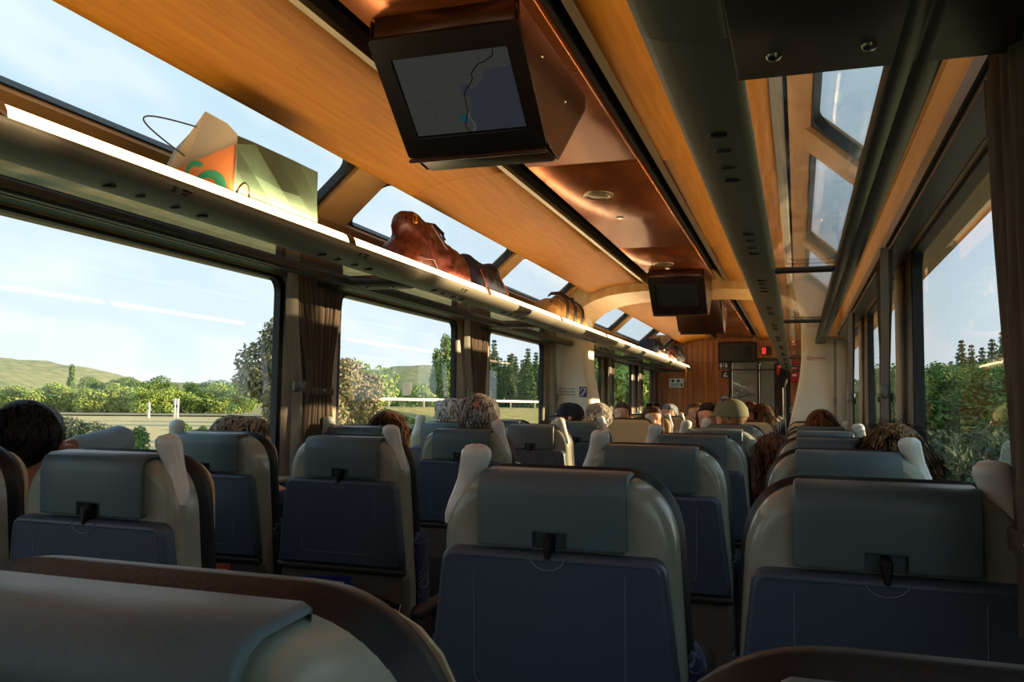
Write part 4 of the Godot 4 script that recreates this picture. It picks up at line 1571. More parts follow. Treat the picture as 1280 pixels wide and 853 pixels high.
		for i in 25:
			var a := TAU * i / 24.0
			band.append(Vector3(0.0885 * cos(a), 0.018, 0.006 + 0.112 * sin(a)))
		tube(band, 0.006, -1, 6, 1, 1.0)
		obj("band", cm, cap_o)
		begin()
		X = hx * Transform3D(Basis(), Vector3(0, 0.128, 0.002))
		lathe([Vector2(0.008, -0.004), Vector2(0.006, 0.003), Vector2(0.0, 0.004)], 8)
		obj("button", cm, cap_o)
	if opt.get("glasses", false):
		begin()
		X = hx * Transform3D(Basis.from_euler(Vector3(-0.5, 0, 0)), Vector3(0, 0.125, -0.015))
		for s: float in [-1.0, 1.0]:
			slab(rrect(s * 0.036 - 0.028, -0.018, s * 0.036 + 0.028, 0.018, 0.012), [[0, -0.002], [0, 0.002]])
			tube(PackedVector3Array([Vector3(s * 0.064, 0.008, 0), Vector3(s * 0.085, 0.0, 0.05), Vector3(s * 0.088, -0.03, 0.11)]), 0.003, -1, 6)
		obj("sunglasses", M.black, o)
	return o

func build_people() -> void:
	make_hand()
	var grey := rgb(150, 146, 138)
	var fair := rgb(208, 160, 132)
	var tan_ := rgb(176, 122, 92)
	# man asleep against the glass, arm on the sill
	person("dark-haired man in light blue shirt leaning on the window sill", Vector3(-0.99, 0, -1.63), -1, Vector3(-1.07, 1.165, -1.74), Vector3(-0.55, -0.25, -1), "short", rgb(24, 17, 14), rgb(150, 92, 66), rgb(128, 158, 176),
		{"cell": 0.015, "head_cell": 0.006, "elbow_l": Vector3(-1.11, 1.165, -2.10), "wrist_l": Vector3(-1.10, 1.15, -1.90), "elbow_r": Vector3(-0.90, 0.90, -1.98), "wrist_r": Vector3(-0.98, 1.02, -2.12), "hand_dir": Vector3(0.1, 0.1, 1), "strands": 1800, "strand_len": 0.03, "strand_out": 0.05, "strand_w": 0.001})
	person("person with brown-grey hair turned aside, only forehead and hair above the seat", Vector3(-1.0, 0, -2.63), -1, Vector3(-1.075, 1.120, -2.66), Vector3(1, -0.1, -0.8), "short", rgb(150, 130, 106), fair, rgb(52, 62, 96), {"strands": 1400, "strand_len": 0.05, "strand_out": 0.08, "cell": 0.02, "head_cell": 0.007})
	person("woman with long brown hair beside the window, red top", Vector3(-0.99, 0, -3.62), -1, Vector3(-0.958, 1.135, -3.62), Vector3(-0.2, -0.1, -1), "long", rgb(98, 66, 46), fair, rgb(150, 62, 40), {"strands": 2200, "strand_len": 0.12, "strand_out": 0.06, "head_cell": 0.007})
	person("grey-haired man with thinning crown in an aisle seat", Vector3(-0.49, 0, -3.62), -1, Vector3(-0.490, 1.218, -3.60), Vector3(0, -0.15, -1), "crown", rgb(186, 184, 178), rgb(196, 138, 112), rgb(88, 92, 96), {"strands": 2600, "strand_len": 0.035, "strand_out": 0.14, "head_cell": 0.007, "strand_w": 0.0013})
	person("person with fluffy white-grey hair beside the window", Vector3(-1.0, 0, -4.61), -1, Vector3(-1.030, 1.205, -4.60), Vector3(0.3, 0, -1), "curly", rgb(196, 194, 188), fair, rgb(120, 124, 130), {"strands": 1400, "strand_len": 0.03, "strand_out": 0.5})
	person("person in black peaked cap looking out of the window", Vector3(-0.985, 0, -7.0), 1, Vector3(-0.955, 1.185, -6.95), Vector3(-1, 0.0, 0.15), "short", rgb(60, 44, 34), fair, rgb(40, 44, 60), {"cap": rgb(20, 22, 34), "strands": 0})
	person("grey-haired man in pale grey-green jacket leaning into the aisle", Vector3(-0.43, 0, -5.60), -1, Vector3(-0.412, 1.192, -5.64), Vector3(-0.55, -0.05, -1), "short", rgb(190, 188, 178), rgb(200, 144, 116), rgb(130, 140, 130), {"strands": 1500, "strand_len": 0.035, "strand_out": 0.15})
	person("brown-haired person behind the cream seats next to the far window", Vector3(-0.99, 0, -9.05), 1, px_z(778, 517, -8.93), Vector3(0, 0, 1), "short", rgb(92, 70, 48), fair, rgb(70, 74, 84), {"strands": 600})
	person("dark-haired woman with pale hairband, hands together in pink sleeves", Vector3(-0.48, 0, -8.08), 1, px_z(816, 523, -7.97), Vector3(0.25, -0.1, 1), "long", rgb(70, 48, 36), fair, rgb(186, 140, 136), {"strands": 900, "strand_len": 0.1, "wrist_l": Vector3(-0.36, 1.02, -7.75), "wrist_r": Vector3(-0.46, 1.02, -7.75), "hand_dir": Vector3(0, 0.5, 0.4), "glasses": true})
	person("person with blue-grey hair in the cream rows by the end wall", Vector3(-0.50, 0, -10.05), 1, px_z(837, 518, -9.93), Vector3(-0.3, 0, 1), "short", rgb(128, 140, 152), fair, rgb(96, 104, 116), {"strands": 500})
	person("brown-haired man leaning out from the cream rows into the aisle", Vector3(-0.42, 0, -9.05), 1, px_z(869, 517, -8.93), Vector3(0.2, 0, 1), "short", rgb(110, 84, 56), fair, rgb(170, 160, 146), {"strands": 600})
	person("dark-haired woman facing the rear, leaning into the aisle", Vector3(0.42, 0, -7.02), 1, px_z(886, 522, -6.97), Vector3(-0.15, -0.05, 1), "long", rgb(40, 26, 22), rgb(206, 148, 120), rgb(172, 96, 92), {"strands": 700, "strand_len": 0.09, "strand_out": 0.05})
	person("man in olive green baseball cap with sunglasses, at the aisle", Vector3(0.484, 0, -5.60), -1, Vector3(0.462, 1.225, -5.60), Vector3(-0.8, 0.05, -1), "short", rgb(120, 96, 70), rgb(206, 146, 118), rgb(52, 62, 60), {"cap": rgb(104, 110, 84), "glasses": true, "strands": 300, "strand_len": 0.03, "head_cell": 0.007})
	person("woman with dark headband and long curly hair, seen from the side", Vector3(0.50, 0, -8.08), 1, px_z(950, 522, -7.97), Vector3(-1, -0.1, 0.1), "long", rgb(96, 66, 44), rgb(188, 130, 104), rgb(110, 76, 62), {"strands": 1600, "strand_len": 0.1, "strand_out": 0.35})
	person("woman with reddish-brown hair before the right white pillar", Vector3(0.994, 0, -5.60), -1, Vector3(1.008, 1.135, -5.60), Vector3(0, -0.1, -1), "wild", rgb(126, 76, 44), fair, rgb(90, 70, 60), {"strands": 1600, "strand_len": 0.09, "strand_out": 0.15})
	person("brown-haired person in black slumped between two seats", Vector3(0.56, 0, -3.62), -1, Vector3(0.785, 1.065, -3.62), Vector3(0.3, -0.4, -1), "long", rgb(112, 76, 54), fair, rgb(20, 20, 22), {"strands": 1500, "strand_len": 0.1, "strand_out": 0.08})
	person("woman with tousled fair-brown hair resting against the right window", Vector3(0.99, 0, -2.63), -1, Vector3(1.125, 1.105, -2.60), Vector3(0.1, -0.2, -1), "wild", rgb(172, 138, 98), fair, rgb(90, 80, 74), {"lean": 0.99, "strands": 4200, "strand_len": 0.13, "strand_out": 0.22, "head_cell": 0.007, "strand_w": 0.0012})
	person("brown-haired person sitting just before the end door", Vector3(0.45, 0, -9.05), 1, px_z(936, 516, -8.93), Vector3(0.2, 0, 1), "short", rgb(98, 62, 40), fair, rgb(84, 60, 54), {"strands": 600})

# ---------------------------------------------------------------- luggage on the left rack
func leather_mat(a: Color, b: Color, rough: float, sd: int) -> StandardMaterial3D:
	var im := noise_image(128, 128, 14, 14, 3, sd)
	return bumpy(tex_mat(ramp_image(im, a, b), Vector3(5, 5, 5), rough, false), im, 0.10)

func build_luggage() -> void:
	var y0 := 1.8425
	# paper carrier bag lying on its side, mouth towards the rear
	var bag := thing("paper_carrier_bag", "pale green paper carrier bag lying on the rack, orange end with green leaf print", "bag", Vector3(-0.815, y0, -2.29))
	var green := mat(rgb(132, 158, 128), 0.75)
	green.backlight_enabled = true; green.backlight = Color(0.30, 0.32, 0.24)
	var orange := mat(rgb(196, 112, 56), 0.75)
	var pale := mat(rgb(196, 178, 148), 0.75)
	pale.backlight_enabled = true; pale.backlight = Color(0.4, 0.36, 0.28)
	var leaf := mat(rgb(48, 134, 96), 0.7)
	# long green box of the bag, its bottom end away from the camera (sections: z, lower y, upper y)
	var sec := [[0.22, 0.002, 0.235], [0.12, 0.002, 0.262], [0.0, 0.002, 0.268], [-0.12, 0.002, 0.270], [-0.24, 0.004, 0.272]]
	var rings := []
	for i in sec.size():
		var q: Array = sec[i]
		var dent := 0.012 * sin(i * 2.1)
		rings.append([Vector3(-0.105, q[1], q[0]), Vector3(0.085, q[1] + 0.004, q[0]), Vector3(0.118, q[1] + 0.055, q[0]), Vector3(0.122 - dent, 0.135 + dent, q[0]), Vector3(0.112, q[2] - 0.022, q[0]), Vector3(0.012, q[2] + 0.028, q[0]), Vector3(-0.105, q[2] - 0.02, q[0])])
	begin()
	for i in rings.size() - 1:
		for j in 7:
			var k := (j + 1) % 7
			quad(rings[i + 1][j], rings[i][j], rings[i][k], rings[i + 1][k])
	for j in range(1, 6): tri(rings[-1][0], rings[-1][j + 1], rings[-1][j])
	obj("paper_body", green, bag)
	# mouth end: a pale crumpled collar and the printed front panel
	begin()
	var back := [Vector3(-0.115, 0.0, 0.235), Vector3(0.118, 0.0, 0.225), Vector3(0.125, 0.24, 0.225), Vector3(0.09, 0.275, 0.23), Vector3(0.012, 0.318, 0.232), Vector3(-0.03, 0.25, 0.245), Vector3(-0.075, 0.17, 0.26), Vector3(-0.115, 0.10, 0.27)]
	for j in range(1, 7): tri(back[0], back[j], back[j + 1])
	for j in range(1, 7): quad(back[j], rings[0][mini(j, 6)], rings[0][mini(j + 1, 6)], back[j + 1])
	obj("mouth_collar", pale, bag)
	begin()
	var a := Vector3(0.122, 0.002, 0.240); var b := Vector3(0.126, 0.205, 0.238); var c := Vector3(-0.095, 0.115, 0.285); var d := Vector3(-0.105, 0.002, 0.285)
	quad(a, b, c, d); quad(d + Vector3(0, 0, -0.003), c + Vector3(0, 0, -0.003), b + Vector3(0, 0, -0.003), a + Vector3(0, 0, -0.003))
	var pn := obj("printed_panel", orange, bag)
	# leaf print, laid in the plane of the panel
	var ux := (a - d).normalized()
	var uy := (b - a); uy = (uy - ux * uy.dot(ux)).normalized()
	var un := ux.cross(uy).normalized()
	if un.z < 0: un = -un
	var P := Transform3D(Basis(ux, uy, un), d + un * 0.0025)
	for q in [[0.165, 0.075, 0.052, 0.1], [0.118, 0.125, 0.032, 0.9], [0.120, 0.045, 0.040, 0.1], [0.065, 0.070, 0.030, 0.5]]:
		begin()
		X = P * Transform3D(Basis.from_euler(Vector3(0, 0, q[3])), Vector3(q[0], q[1], 0))
		var cr := PackedVector2Array()
		for i in 15:
			var t := PI * 1.15 * i / 14.0 - 0.3
			cr.append(Vector2(cos(t), sin(t)) * q[2])
		for i in 13:
			var t := PI * 1.15 * (13 - i) / 14.0 - 0.3
			cr.append(Vector2(cos(t) * 0.62 - 0.16, sin(t) * 0.60 - 0.05) * q[2])
		var r3 := PackedVector3Array()
		for v in cr: r3.append(Vector3(v.x, v.y, 0))
		cap(r3, false)
		obj("leaf_print", leaf, pn)
	begin()
	var hp := PackedVector3Array()
	for i in 17:
		var t := PI * i / 16.0
		hp.append(Vector3(0.0 - 0.06 * sin(t) - 0.04 * (i / 16.0), 0.265 - 0.085 * (i / 16.0) + 0.035 * sin(t), 0.25 + 0.13 * sin(t)))
	tube(hp, 0.0024, -1, 6)
	obj("string_handle", mat(rgb(66, 60, 70), 0.8), bag)
	begin()
	hp = PackedVector3Array()
	for i in 13:
		var t := PI * i / 12.0
		hp.append(Vector3(0.128 + 0.018 * sin(t), 0.010 + 0.085 * sin(t), 0.245 - 0.075 * (1.0 - cos(t)) * 0.5))
	tube(hp, 0.0032, -1, 6)
	obj("string_handle", mat(rgb(92, 66, 48), 0.8), bag)

	# brown leather rucksack
	var lm := leather_mat(rgb(74, 30, 20), rgb(112, 50, 32), 0.42, 11)
	var r := thing("leather_rucksack", "red-brown leather rucksack with brass buckle standing on the rack", "rucksack", Vector3(-0.82, y0, -3.65))
	var rb := [[Vector3(0, 0.10, 0.22), Vector3(0.0, 0.10, -0.32), 0.098, 0.10, 0.05, 0], [Vector3(0.01, 0.20, 0.14), Vector3(0.01, 0.15, -0.16), 0.075, 0.075, 0.06, 0], [Vector3(0.0, 0.262, 0.19), Vector3(0.01, 0.238, -0.05), 0.062, 0.066, 0.04, 0], [Vector3(0.02, 0.15, -0.12), Vector3(0.02, 0.14, -0.30), 0.088, 0.080, 0.05, 0], [Vector3(0.02, 0.30, 0.16), Vector3(0.0, 0.32, 0.07), 0.024, 0.020, 0.03, 0], [Vector3(0.05, 0.06, 0.30), Vector3(0.05, 0.05, 0.42), 0.055, 0.035, 0.05, 0], [Vector3(0.07, 0.07, -0.1), Vector3(0.07, 0.07, -0.3), 0.06, 0.06, 0.04, 0]]
	put_own("bag_body", nets_mesh(nets(rb, 0.010, 0.009, 16.0), [lm]), r)
	begin()
	X = Transform3D(Basis.from_euler(Vector3(-0.5, 0.3, 0.1)), Vector3(0.05, 0.285, 0.205))
	ring(rrect(-0.018, -0.026, 0.018, 0.026, 0.004), rrect(-0.010, -0.016, 0.010, 0.016, 0.003), -0.004, 0.004)
	box(Vector3(0, 0, 0.002), Vector3(0.004, 0.04, 0.004))
	obj("buckle", mat(rgb(196, 160, 92), 0.3, 0.8), r)
	begin()
	tube(PackedVector3Array([Vector3(0.03, 0.30, 0.05), Vector3(0.03, 0.315, -0.06), Vector3(0.035, 0.29, -0.16), Vector3(0.04, 0.26, -0.17), Vector3(0.04, 0.265, -0.10)]), 0.012, -1, 8, 1, 0.35)
	tube(PackedVector3Array([Vector3(0.09, 0.28, 0.10), Vector3(0.105, 0.16, -0.12), Vector3(0.118, 0.06, -0.34), Vector3(0.10, 0.006, -0.40)]), 0.007, -1, 8, 1, 0.5)
	tube(PackedVector3Array([Vector3(0.06, 0.12, 0.30), Vector3(0.112, 0.10, 0.20), Vector3(0.116, 0.11, 0.12), Vector3(0.108, 0.07, 0.06), Vector3(0.110, 0.05, 0.0)]), 0.006, -1, 8, 1, 0.5)
	obj("strap", mat(rgb(62, 26, 20), 0.5), r)
	# navy holdall next to it
	var nv := thing("navy_holdall", "dark navy fabric holdall behind the leather rucksack", "bag", Vector3(-0.83, y0, -4.40))
	var nb := [[Vector3(-0.02, 0.12, 0.18), Vector3(-0.02, 0.11, -0.16), 0.118, 0.105, 0.04, 0], [Vector3(0.03, 0.09, 0.16), Vector3(0.04, 0.08, -0.18), 0.085, 0.078, 0.04, 0], [Vector3(-0.02, 0.20, 0.16), Vector3(-0.02, 0.18, -0.18), 0.06, 0.06, 0.05, 0], [Vector3(-0.01, 0.075, -0.21), Vector3(-0.01, 0.20, -0.21), 0.078, 0.070, 0.04, 0]]
	put_own("bag_body", nets_mesh(nets(nb, 0.012, 0.007, 12.0), [mat(rgb(36, 34, 52), 0.85)]), nv)
	begin()
	tube(PackedVector3Array([Vector3(0.10, 0.17, 0.20), Vector3(0.125, 0.10, 0.18), Vector3(0.125, 0.01, 0.16)]), 0.006, -1, 8, 1, 0.5)
	tube(PackedVector3Array([Vector3(0.08, 0.18, -0.18), Vector3(0.12, 0.09, -0.20), Vector3(0.11, 0.01, -0.20)]), 0.006, -1, 8, 1, 0.5)
	obj("piping", mat(rgb(150, 74, 40), 0.6), nv)
	# tan backpack
	var tm := leather_mat(rgb(150, 104, 50), rgb(192, 142, 78), 0.8, 14)
	var tb := thing("tan_backpack", "tan canvas backpack with dark straps lying on the rack", "backpack", Vector3(-0.83, y0, -6.18))
	tb.scale = Vector3(1.1, 1.2, 1.25)
	var tbn := [[Vector3(0, 0.09, 0.30), Vector3(0.0, 0.09, -0.28), 0.086, 0.088, 0.04, 0], [Vector3(0.02, 0.13, 0.20), Vector3(0.02, 0.13, -0.22), 0.065, 0.068, 0.04, 0], [Vector3(0.05, 0.06, 0.1), Vector3(0.05, 0.06, -0.26), 0.06, 0.064, 0.03, 0]]
	put_own("bag_body", nets_mesh(nets(tbn, 0.012, 0.014, 16.0), [tm]), tb)
	begin()
	for z in [0.24, 0.06, -0.12]:
		var pth := PackedVector3Array()
		for i in 9:
			var t := -0.4 + PI * 0.75 * i / 8.0
			pth.append(Vector3(0.025 + 0.105 * cos(t), 0.10 + 0.112 * sin(t), z + 0.02 * sin(i * 1.3)))
		tube(pth, 0.011, -1, 8, 1, 0.35)
	tube(PackedVector3Array([Vector3(0.02, 0.215, 0.26), Vector3(0.03, 0.24, 0.10), Vector3(0.03, 0.225, -0.08), Vector3(0.04, 0.20, -0.18)]), 0.014, -1, 8, 1, 0.4)
	obj("strap", mat(rgb(58, 48, 38), 0.8), tb)
	begin()
	box(Vector3(0.04, 0.225, -0.12), Vector3(0.035, 0.012, 0.05), 0.004)
	obj("buckle", M.black, tb)
	# far bags
	var fb := thing("dark_blue_duffel", "dark blue duffel bag on the rack beyond the pale arch", "bag", Vector3(-0.84, y0, -10.7))
	put_own("bag_body", nets_mesh(nets([[Vector3(-0.02, 0.15, 0.35), Vector3(-0.02, 0.13, -0.45), 0.13, 0.12, 0.04, 0], [Vector3(0, 0.2, 0.1), Vector3(0, 0.2, -0.2), 0.08, 0.08, 0.04, 0]], 0.02, 0.014, 10.0), [mat(rgb(30, 38, 58), 0.85)]), fb)
	begin()
	tube(PackedVector3Array([Vector3(0.03, 0.27, 0.2), Vector3(0.05, 0.31, 0.0), Vector3(0.03, 0.27, -0.2)]), 0.012, -1, 8)
	obj("carry_handle", M.black, fb)
	var wb := thing("white_pillow_bag", "white cloth bag pushed against the dark blue duffel", "bag", Vector3(-0.755, y0, -10.62))
	put_own("bag_body", nets_mesh(nets([[Vector3(0, 0.08, 0.25), Vector3(0, 0.08, -0.2), 0.062, 0.066, 0.04, 0]], 0.016, 0.012, 14.0), [mat(rgb(214, 208, 200), 0.85)]), wb)
	begin(); tube(PackedVector3Array([Vector3(0.03, 0.13, 0.1), Vector3(0.05, 0.16, 0.0), Vector3(0.03, 0.13, -0.1)]), 0.006, -1, 6); obj("cord", M.white, wb)
	var bb := thing("brown_coat_bundle", "brown and pink patterned coat bundled on the far rack", "coat", Vector3(-0.80, y0, -11.55))
	put_own("bundle", nets_mesh(nets([[Vector3(0, 0.11, 0.25), Vector3(0.02, 0.10, -0.2), 0.10, 0.09, 0.04, 0], [Vector3(0.04, 0.16, 0.1), Vector3(0.02, 0.14, -0.1), 0.07, 0.06, 0.04, 0]], 0.018, 0.025, 14.0), [leather_mat(rgb(96, 56, 46), rgb(206, 150, 130), 0.85, 17)]), bb)
	begin(); tube(PackedVector3Array([Vector3(0.10, 0.13, 0.22), Vector3(0.13, 0.08, 0.05), Vector3(0.12, 0.03, -0.16)]), 0.014, -1, 6); obj("sleeve_cuff", M.black, bb)
	var gb := thing("grey_hiking_pack", "grey and blue hiking pack with orange strap at the rack end", "backpack", Vector3(-0.86, y0, -12.45))
	put_own("bag_body", nets_mesh(nets([[Vector3(0, 0.15, 0.35), Vector3(0, 0.16, -0.3), 0.13, 0.14, 0.05, 0], [Vector3(0.04, 0.24, 0.15), Vector3(0.02, 0.26, -0.2), 0.08, 0.08, 0.05, 0]], 0.02, 0.02, 10.0), [leather_mat(rgb(44, 46, 46), rgb(76, 86, 98), 0.85, 19)]), gb)
	begin()
	tube(PackedVector3Array([Vector3(0.12, 0.10, 0.2), Vector3(0.17, 0.03, 0.1), Vector3(0.20, -0.04, 0.06), Vector3(0.19, -0.20, 0.05)]), 0.014, -1, 6, 1, 0.5)
	tube(PackedVector3Array([Vector3(0.13, 0.08, -0.1), Vector3(0.19, -0.01, -0.05), Vector3(0.19, -0.14, -0.02)]), 0.012, -1, 6, 1, 0.5)
	obj("orange_strap", mat(rgb(226, 138, 40), 0.7), gb)
	# small pack hanging at the end of the right rack
	var hb := thing("hanging_jacket", "dark jacket with red trim hanging from the far end of the right rack", "jacket", Vector3(0.645, 1.62, -12.6))
	put_own("cloth", nets_mesh(nets([[Vector3(0, 0.32, 0), Vector3(0, 0.12, 0.02), 0.05, 0.085, 0.04, 0], [Vector3(0.03, 0.1, 0), Vector3(0.03, 0.0, 0), 0.06, 0.04, 0.04, 0]], 0.016, 0.016, 14.0), [mat(rgb(44, 40, 38), 0.9)]), hb)
	begin(); box(Vector3(-0.03, 0.20, 0.075), Vector3(0.05, 0.14, 0.02), 0.008); obj("red_trim", M.red, hb)
	begin(); tube(PackedVector3Array([Vector3(0, 0.18, 0), Vector3(0.0, 0.34, 0.0), Vector3(0.06, 0.36, 0.0)]), 0.006, -1, 6); obj("hook", M.chrome, hb)
	# papers in the seat pockets
	var z1 := row_z(1)
	var fold := thing("blue_leaflet", "dark blue safety leaflet with white print in the seat pocket", "leaflet", Vector3(-0.50, 0.535, z1 + 0.040))
	begin(); X = Transform3D(Basis.from_euler(Vector3(-0.06, 0, 0.05)), Vector3.ZERO); box(Vector3(0, 0.12, 0), Vector3(0.17, 0.21, 0.004), 0.001); var fb2 := obj("sheet", mat(rgb(24, 36, 112), 0.4), fold)
	begin(); X = Transform3D(Basis.from_euler(Vector3(-0.06, 0, 0.05)), Vector3.ZERO)
	for i in 2: box(Vector3(-0.005, 0.207 - 0.014 * i, 0.0024), Vector3(0.13 - 0.02 * i, 0.006, 0.0006))
	box(Vector3(-0.04, 0.168, 0.0024), Vector3(0.05, 0.003, 0.0006))
	obj("print", M.grey_trim, fold)
	text("Y", 0.045, M.white, fold, Transform3D(Basis.from_euler(Vector3(-0.06, 0, 0.05)), Vector3(0.03, 0.14, 0.003)), "print")
	var mg := thing("black_magazine", "black folded magazine in the seat pocket beside the blue leaflet", "magazine", Vector3(-0.39, 0.515, z1 + 0.052))
	begin(); X = Transform3D(Basis.from_euler(Vector3(-0.08, 0.1, -0.25)), Vector3.ZERO); box(Vector3(0, 0.11, 0), Vector3(0.17, 0.20, 0.010), 0.003); obj("cover", M.black, mg)
	begin(); X = Transform3D(Basis.from_euler(Vector3(-0.08, 0.1, -0.25)), Vector3.ZERO); box(Vector3(0, 0.108, 0.0), Vector3(0.172, 0.196, 0.006)); obj("pages", M.white, mg)
	var z2 := row_z(2)
	var b2 := thing("blue_booklet", "bright blue booklet tilted in the pocket of the grey-haired man's seat", "booklet", Vector3(-0.44, 0.53, z2 + 0.042))
	begin(); X = Transform3D(Basis.from_euler(Vector3(-0.06, 0, -0.35)), Vector3.ZERO); box(Vector3(0.05, 0.12, 0), Vector3(0.12, 0.21, 0.006), 0.001); obj("cover", mat(rgb(26, 62, 150), 0.4), b2)
	begin(); X = Transform3D(Basis.from_euler(Vector3(-0.06, 0, -0.35)), Vector3.ZERO)
	for i in 3: box(Vector3(0.05, 0.16 - 0.035 * i, 0.0034), Vector3(0.08, 0.012, 0.0006))
	obj("print", M.white, b2)
	var b3 := thing("orange_magazine", "orange and white magazine sticking out of a window seat pocket", "magazine", Vector3(-0.95, 0.555, z1 + 0.040))
	begin(); X = Transform3D(Basis.from_euler(Vector3(-0.06, 0, 0.03)), Vector3.ZERO); box(Vector3(0, 0.11, 0), Vector3(0.18, 0.20, 0.008), 0.002); obj("cover", mat(rgb(180, 70, 36), 0.45), b3)
	begin(); X = Transform3D(Basis.from_euler(Vector3(-0.06, 0, 0.03)), Vector3.ZERO); box(Vector3(0.03, 0.17, 0.005), Vector3(0.10, 0.05, 0.002)); obj("label_print", M.white, b3)

# ---------------------------------------------------------------- outside
const GROUND := -1.15

func leaf_mat(c: Color) -> StandardMaterial3D:
	var m := mat(c, 0.85, 0.0, 0.12)
	m.vertex_color_use_as_albedo = true
	m.backlight_enabled = true
	m.backlight = Color(0.35, 0.4, 0.2)
	return m

# leaf quads scattered through blobs [centre, radius, y-squash]
func crown(blobs: Array, n: int, size: float, sd: int, cols: Array) -> ArrayMesh:
	var r := RandomNumberGenerator.new()
	r.seed = sd
	var V := PackedVector3Array(); var N := PackedVector3Array(); var C := PackedColorArray()
	V.resize(n * 6); N.resize(n * 6); C.resize(n * 6)
	var tot := 0.0
	for b in blobs: tot += pow(b[1], 1.4)
	var w := 0
	for b in blobs:
		var m := int(n * pow(b[1], 1.4) / tot)
		for i in m:
			if w >= n: break
			var d := Vector3(r.randfn(), r.randfn(), r.randfn()).normalized()
			var rad: float = b[1] * (1.0 - 0.45 * pow(r.randf(), 2.0)) * r.randf_range(0.86, 1.12)
			var p: Vector3 = b[0] + Vector3(d.x, d.y * b[2], d.z) * rad
			var nn := (d + Vector3(r.randfn(), r.randfn(), r.randfn()) * 0.55).normalized()
			var a := nn.cross(Vector3(r.randfn(), r.randfn(), r.randfn())).normalized() * size * r.randf_range(0.6, 1.25)
			var e := nn.cross(a) * r.randf_range(0.5, 0.9)
			var c: Color = cols[r.randi() % cols.size()] * r.randf_range(0.75, 1.2)
			var q := [p - a, p + e * 0.8, p + a, p - a, p + a, p - e * 0.8]
			for k in 6:
				V[w * 6 + k] = q[k]; N[w * 6 + k] = nn; C[w * 6 + k] = c
			w += 1
	V.resize(w * 6); N.resize(w * 6); C.resize(w * 6)
	var ar := []
	ar.resize(Mesh.ARRAY_MAX)
	ar[Mesh.ARRAY_VERTEX] = V; ar[Mesh.ARRAY_NORMAL] = N; ar[Mesh.ARRAY_COLOR] = C
	var am := ArrayMesh.new()
	am.add_surface_from_arrays(Mesh.PRIMITIVE_TRIANGLES, ar)
	return am

func tree(called: String, label: String, group: String, mesh: ArrayMesh, m: Material, trunk: Mesh, at: Vector3, sc: Vector3, turn: float) -> Node3D:
	var o := thing(called, label, "tree", at, turn, group)
	var c := put("crown", mesh, m, o)
	c.scale = sc
	var t := put("trunk", trunk, M.bark, o)
	t.scale = sc
	return o

func ground_at(px: float, dist: float) -> Vector3:
	var d := px_dir(px, 500.0)
	d.y = 0
	d = d.normalized()
	return Vector3(EYE.x + d.x * dist, GROUND, EYE.z + d.z * dist)

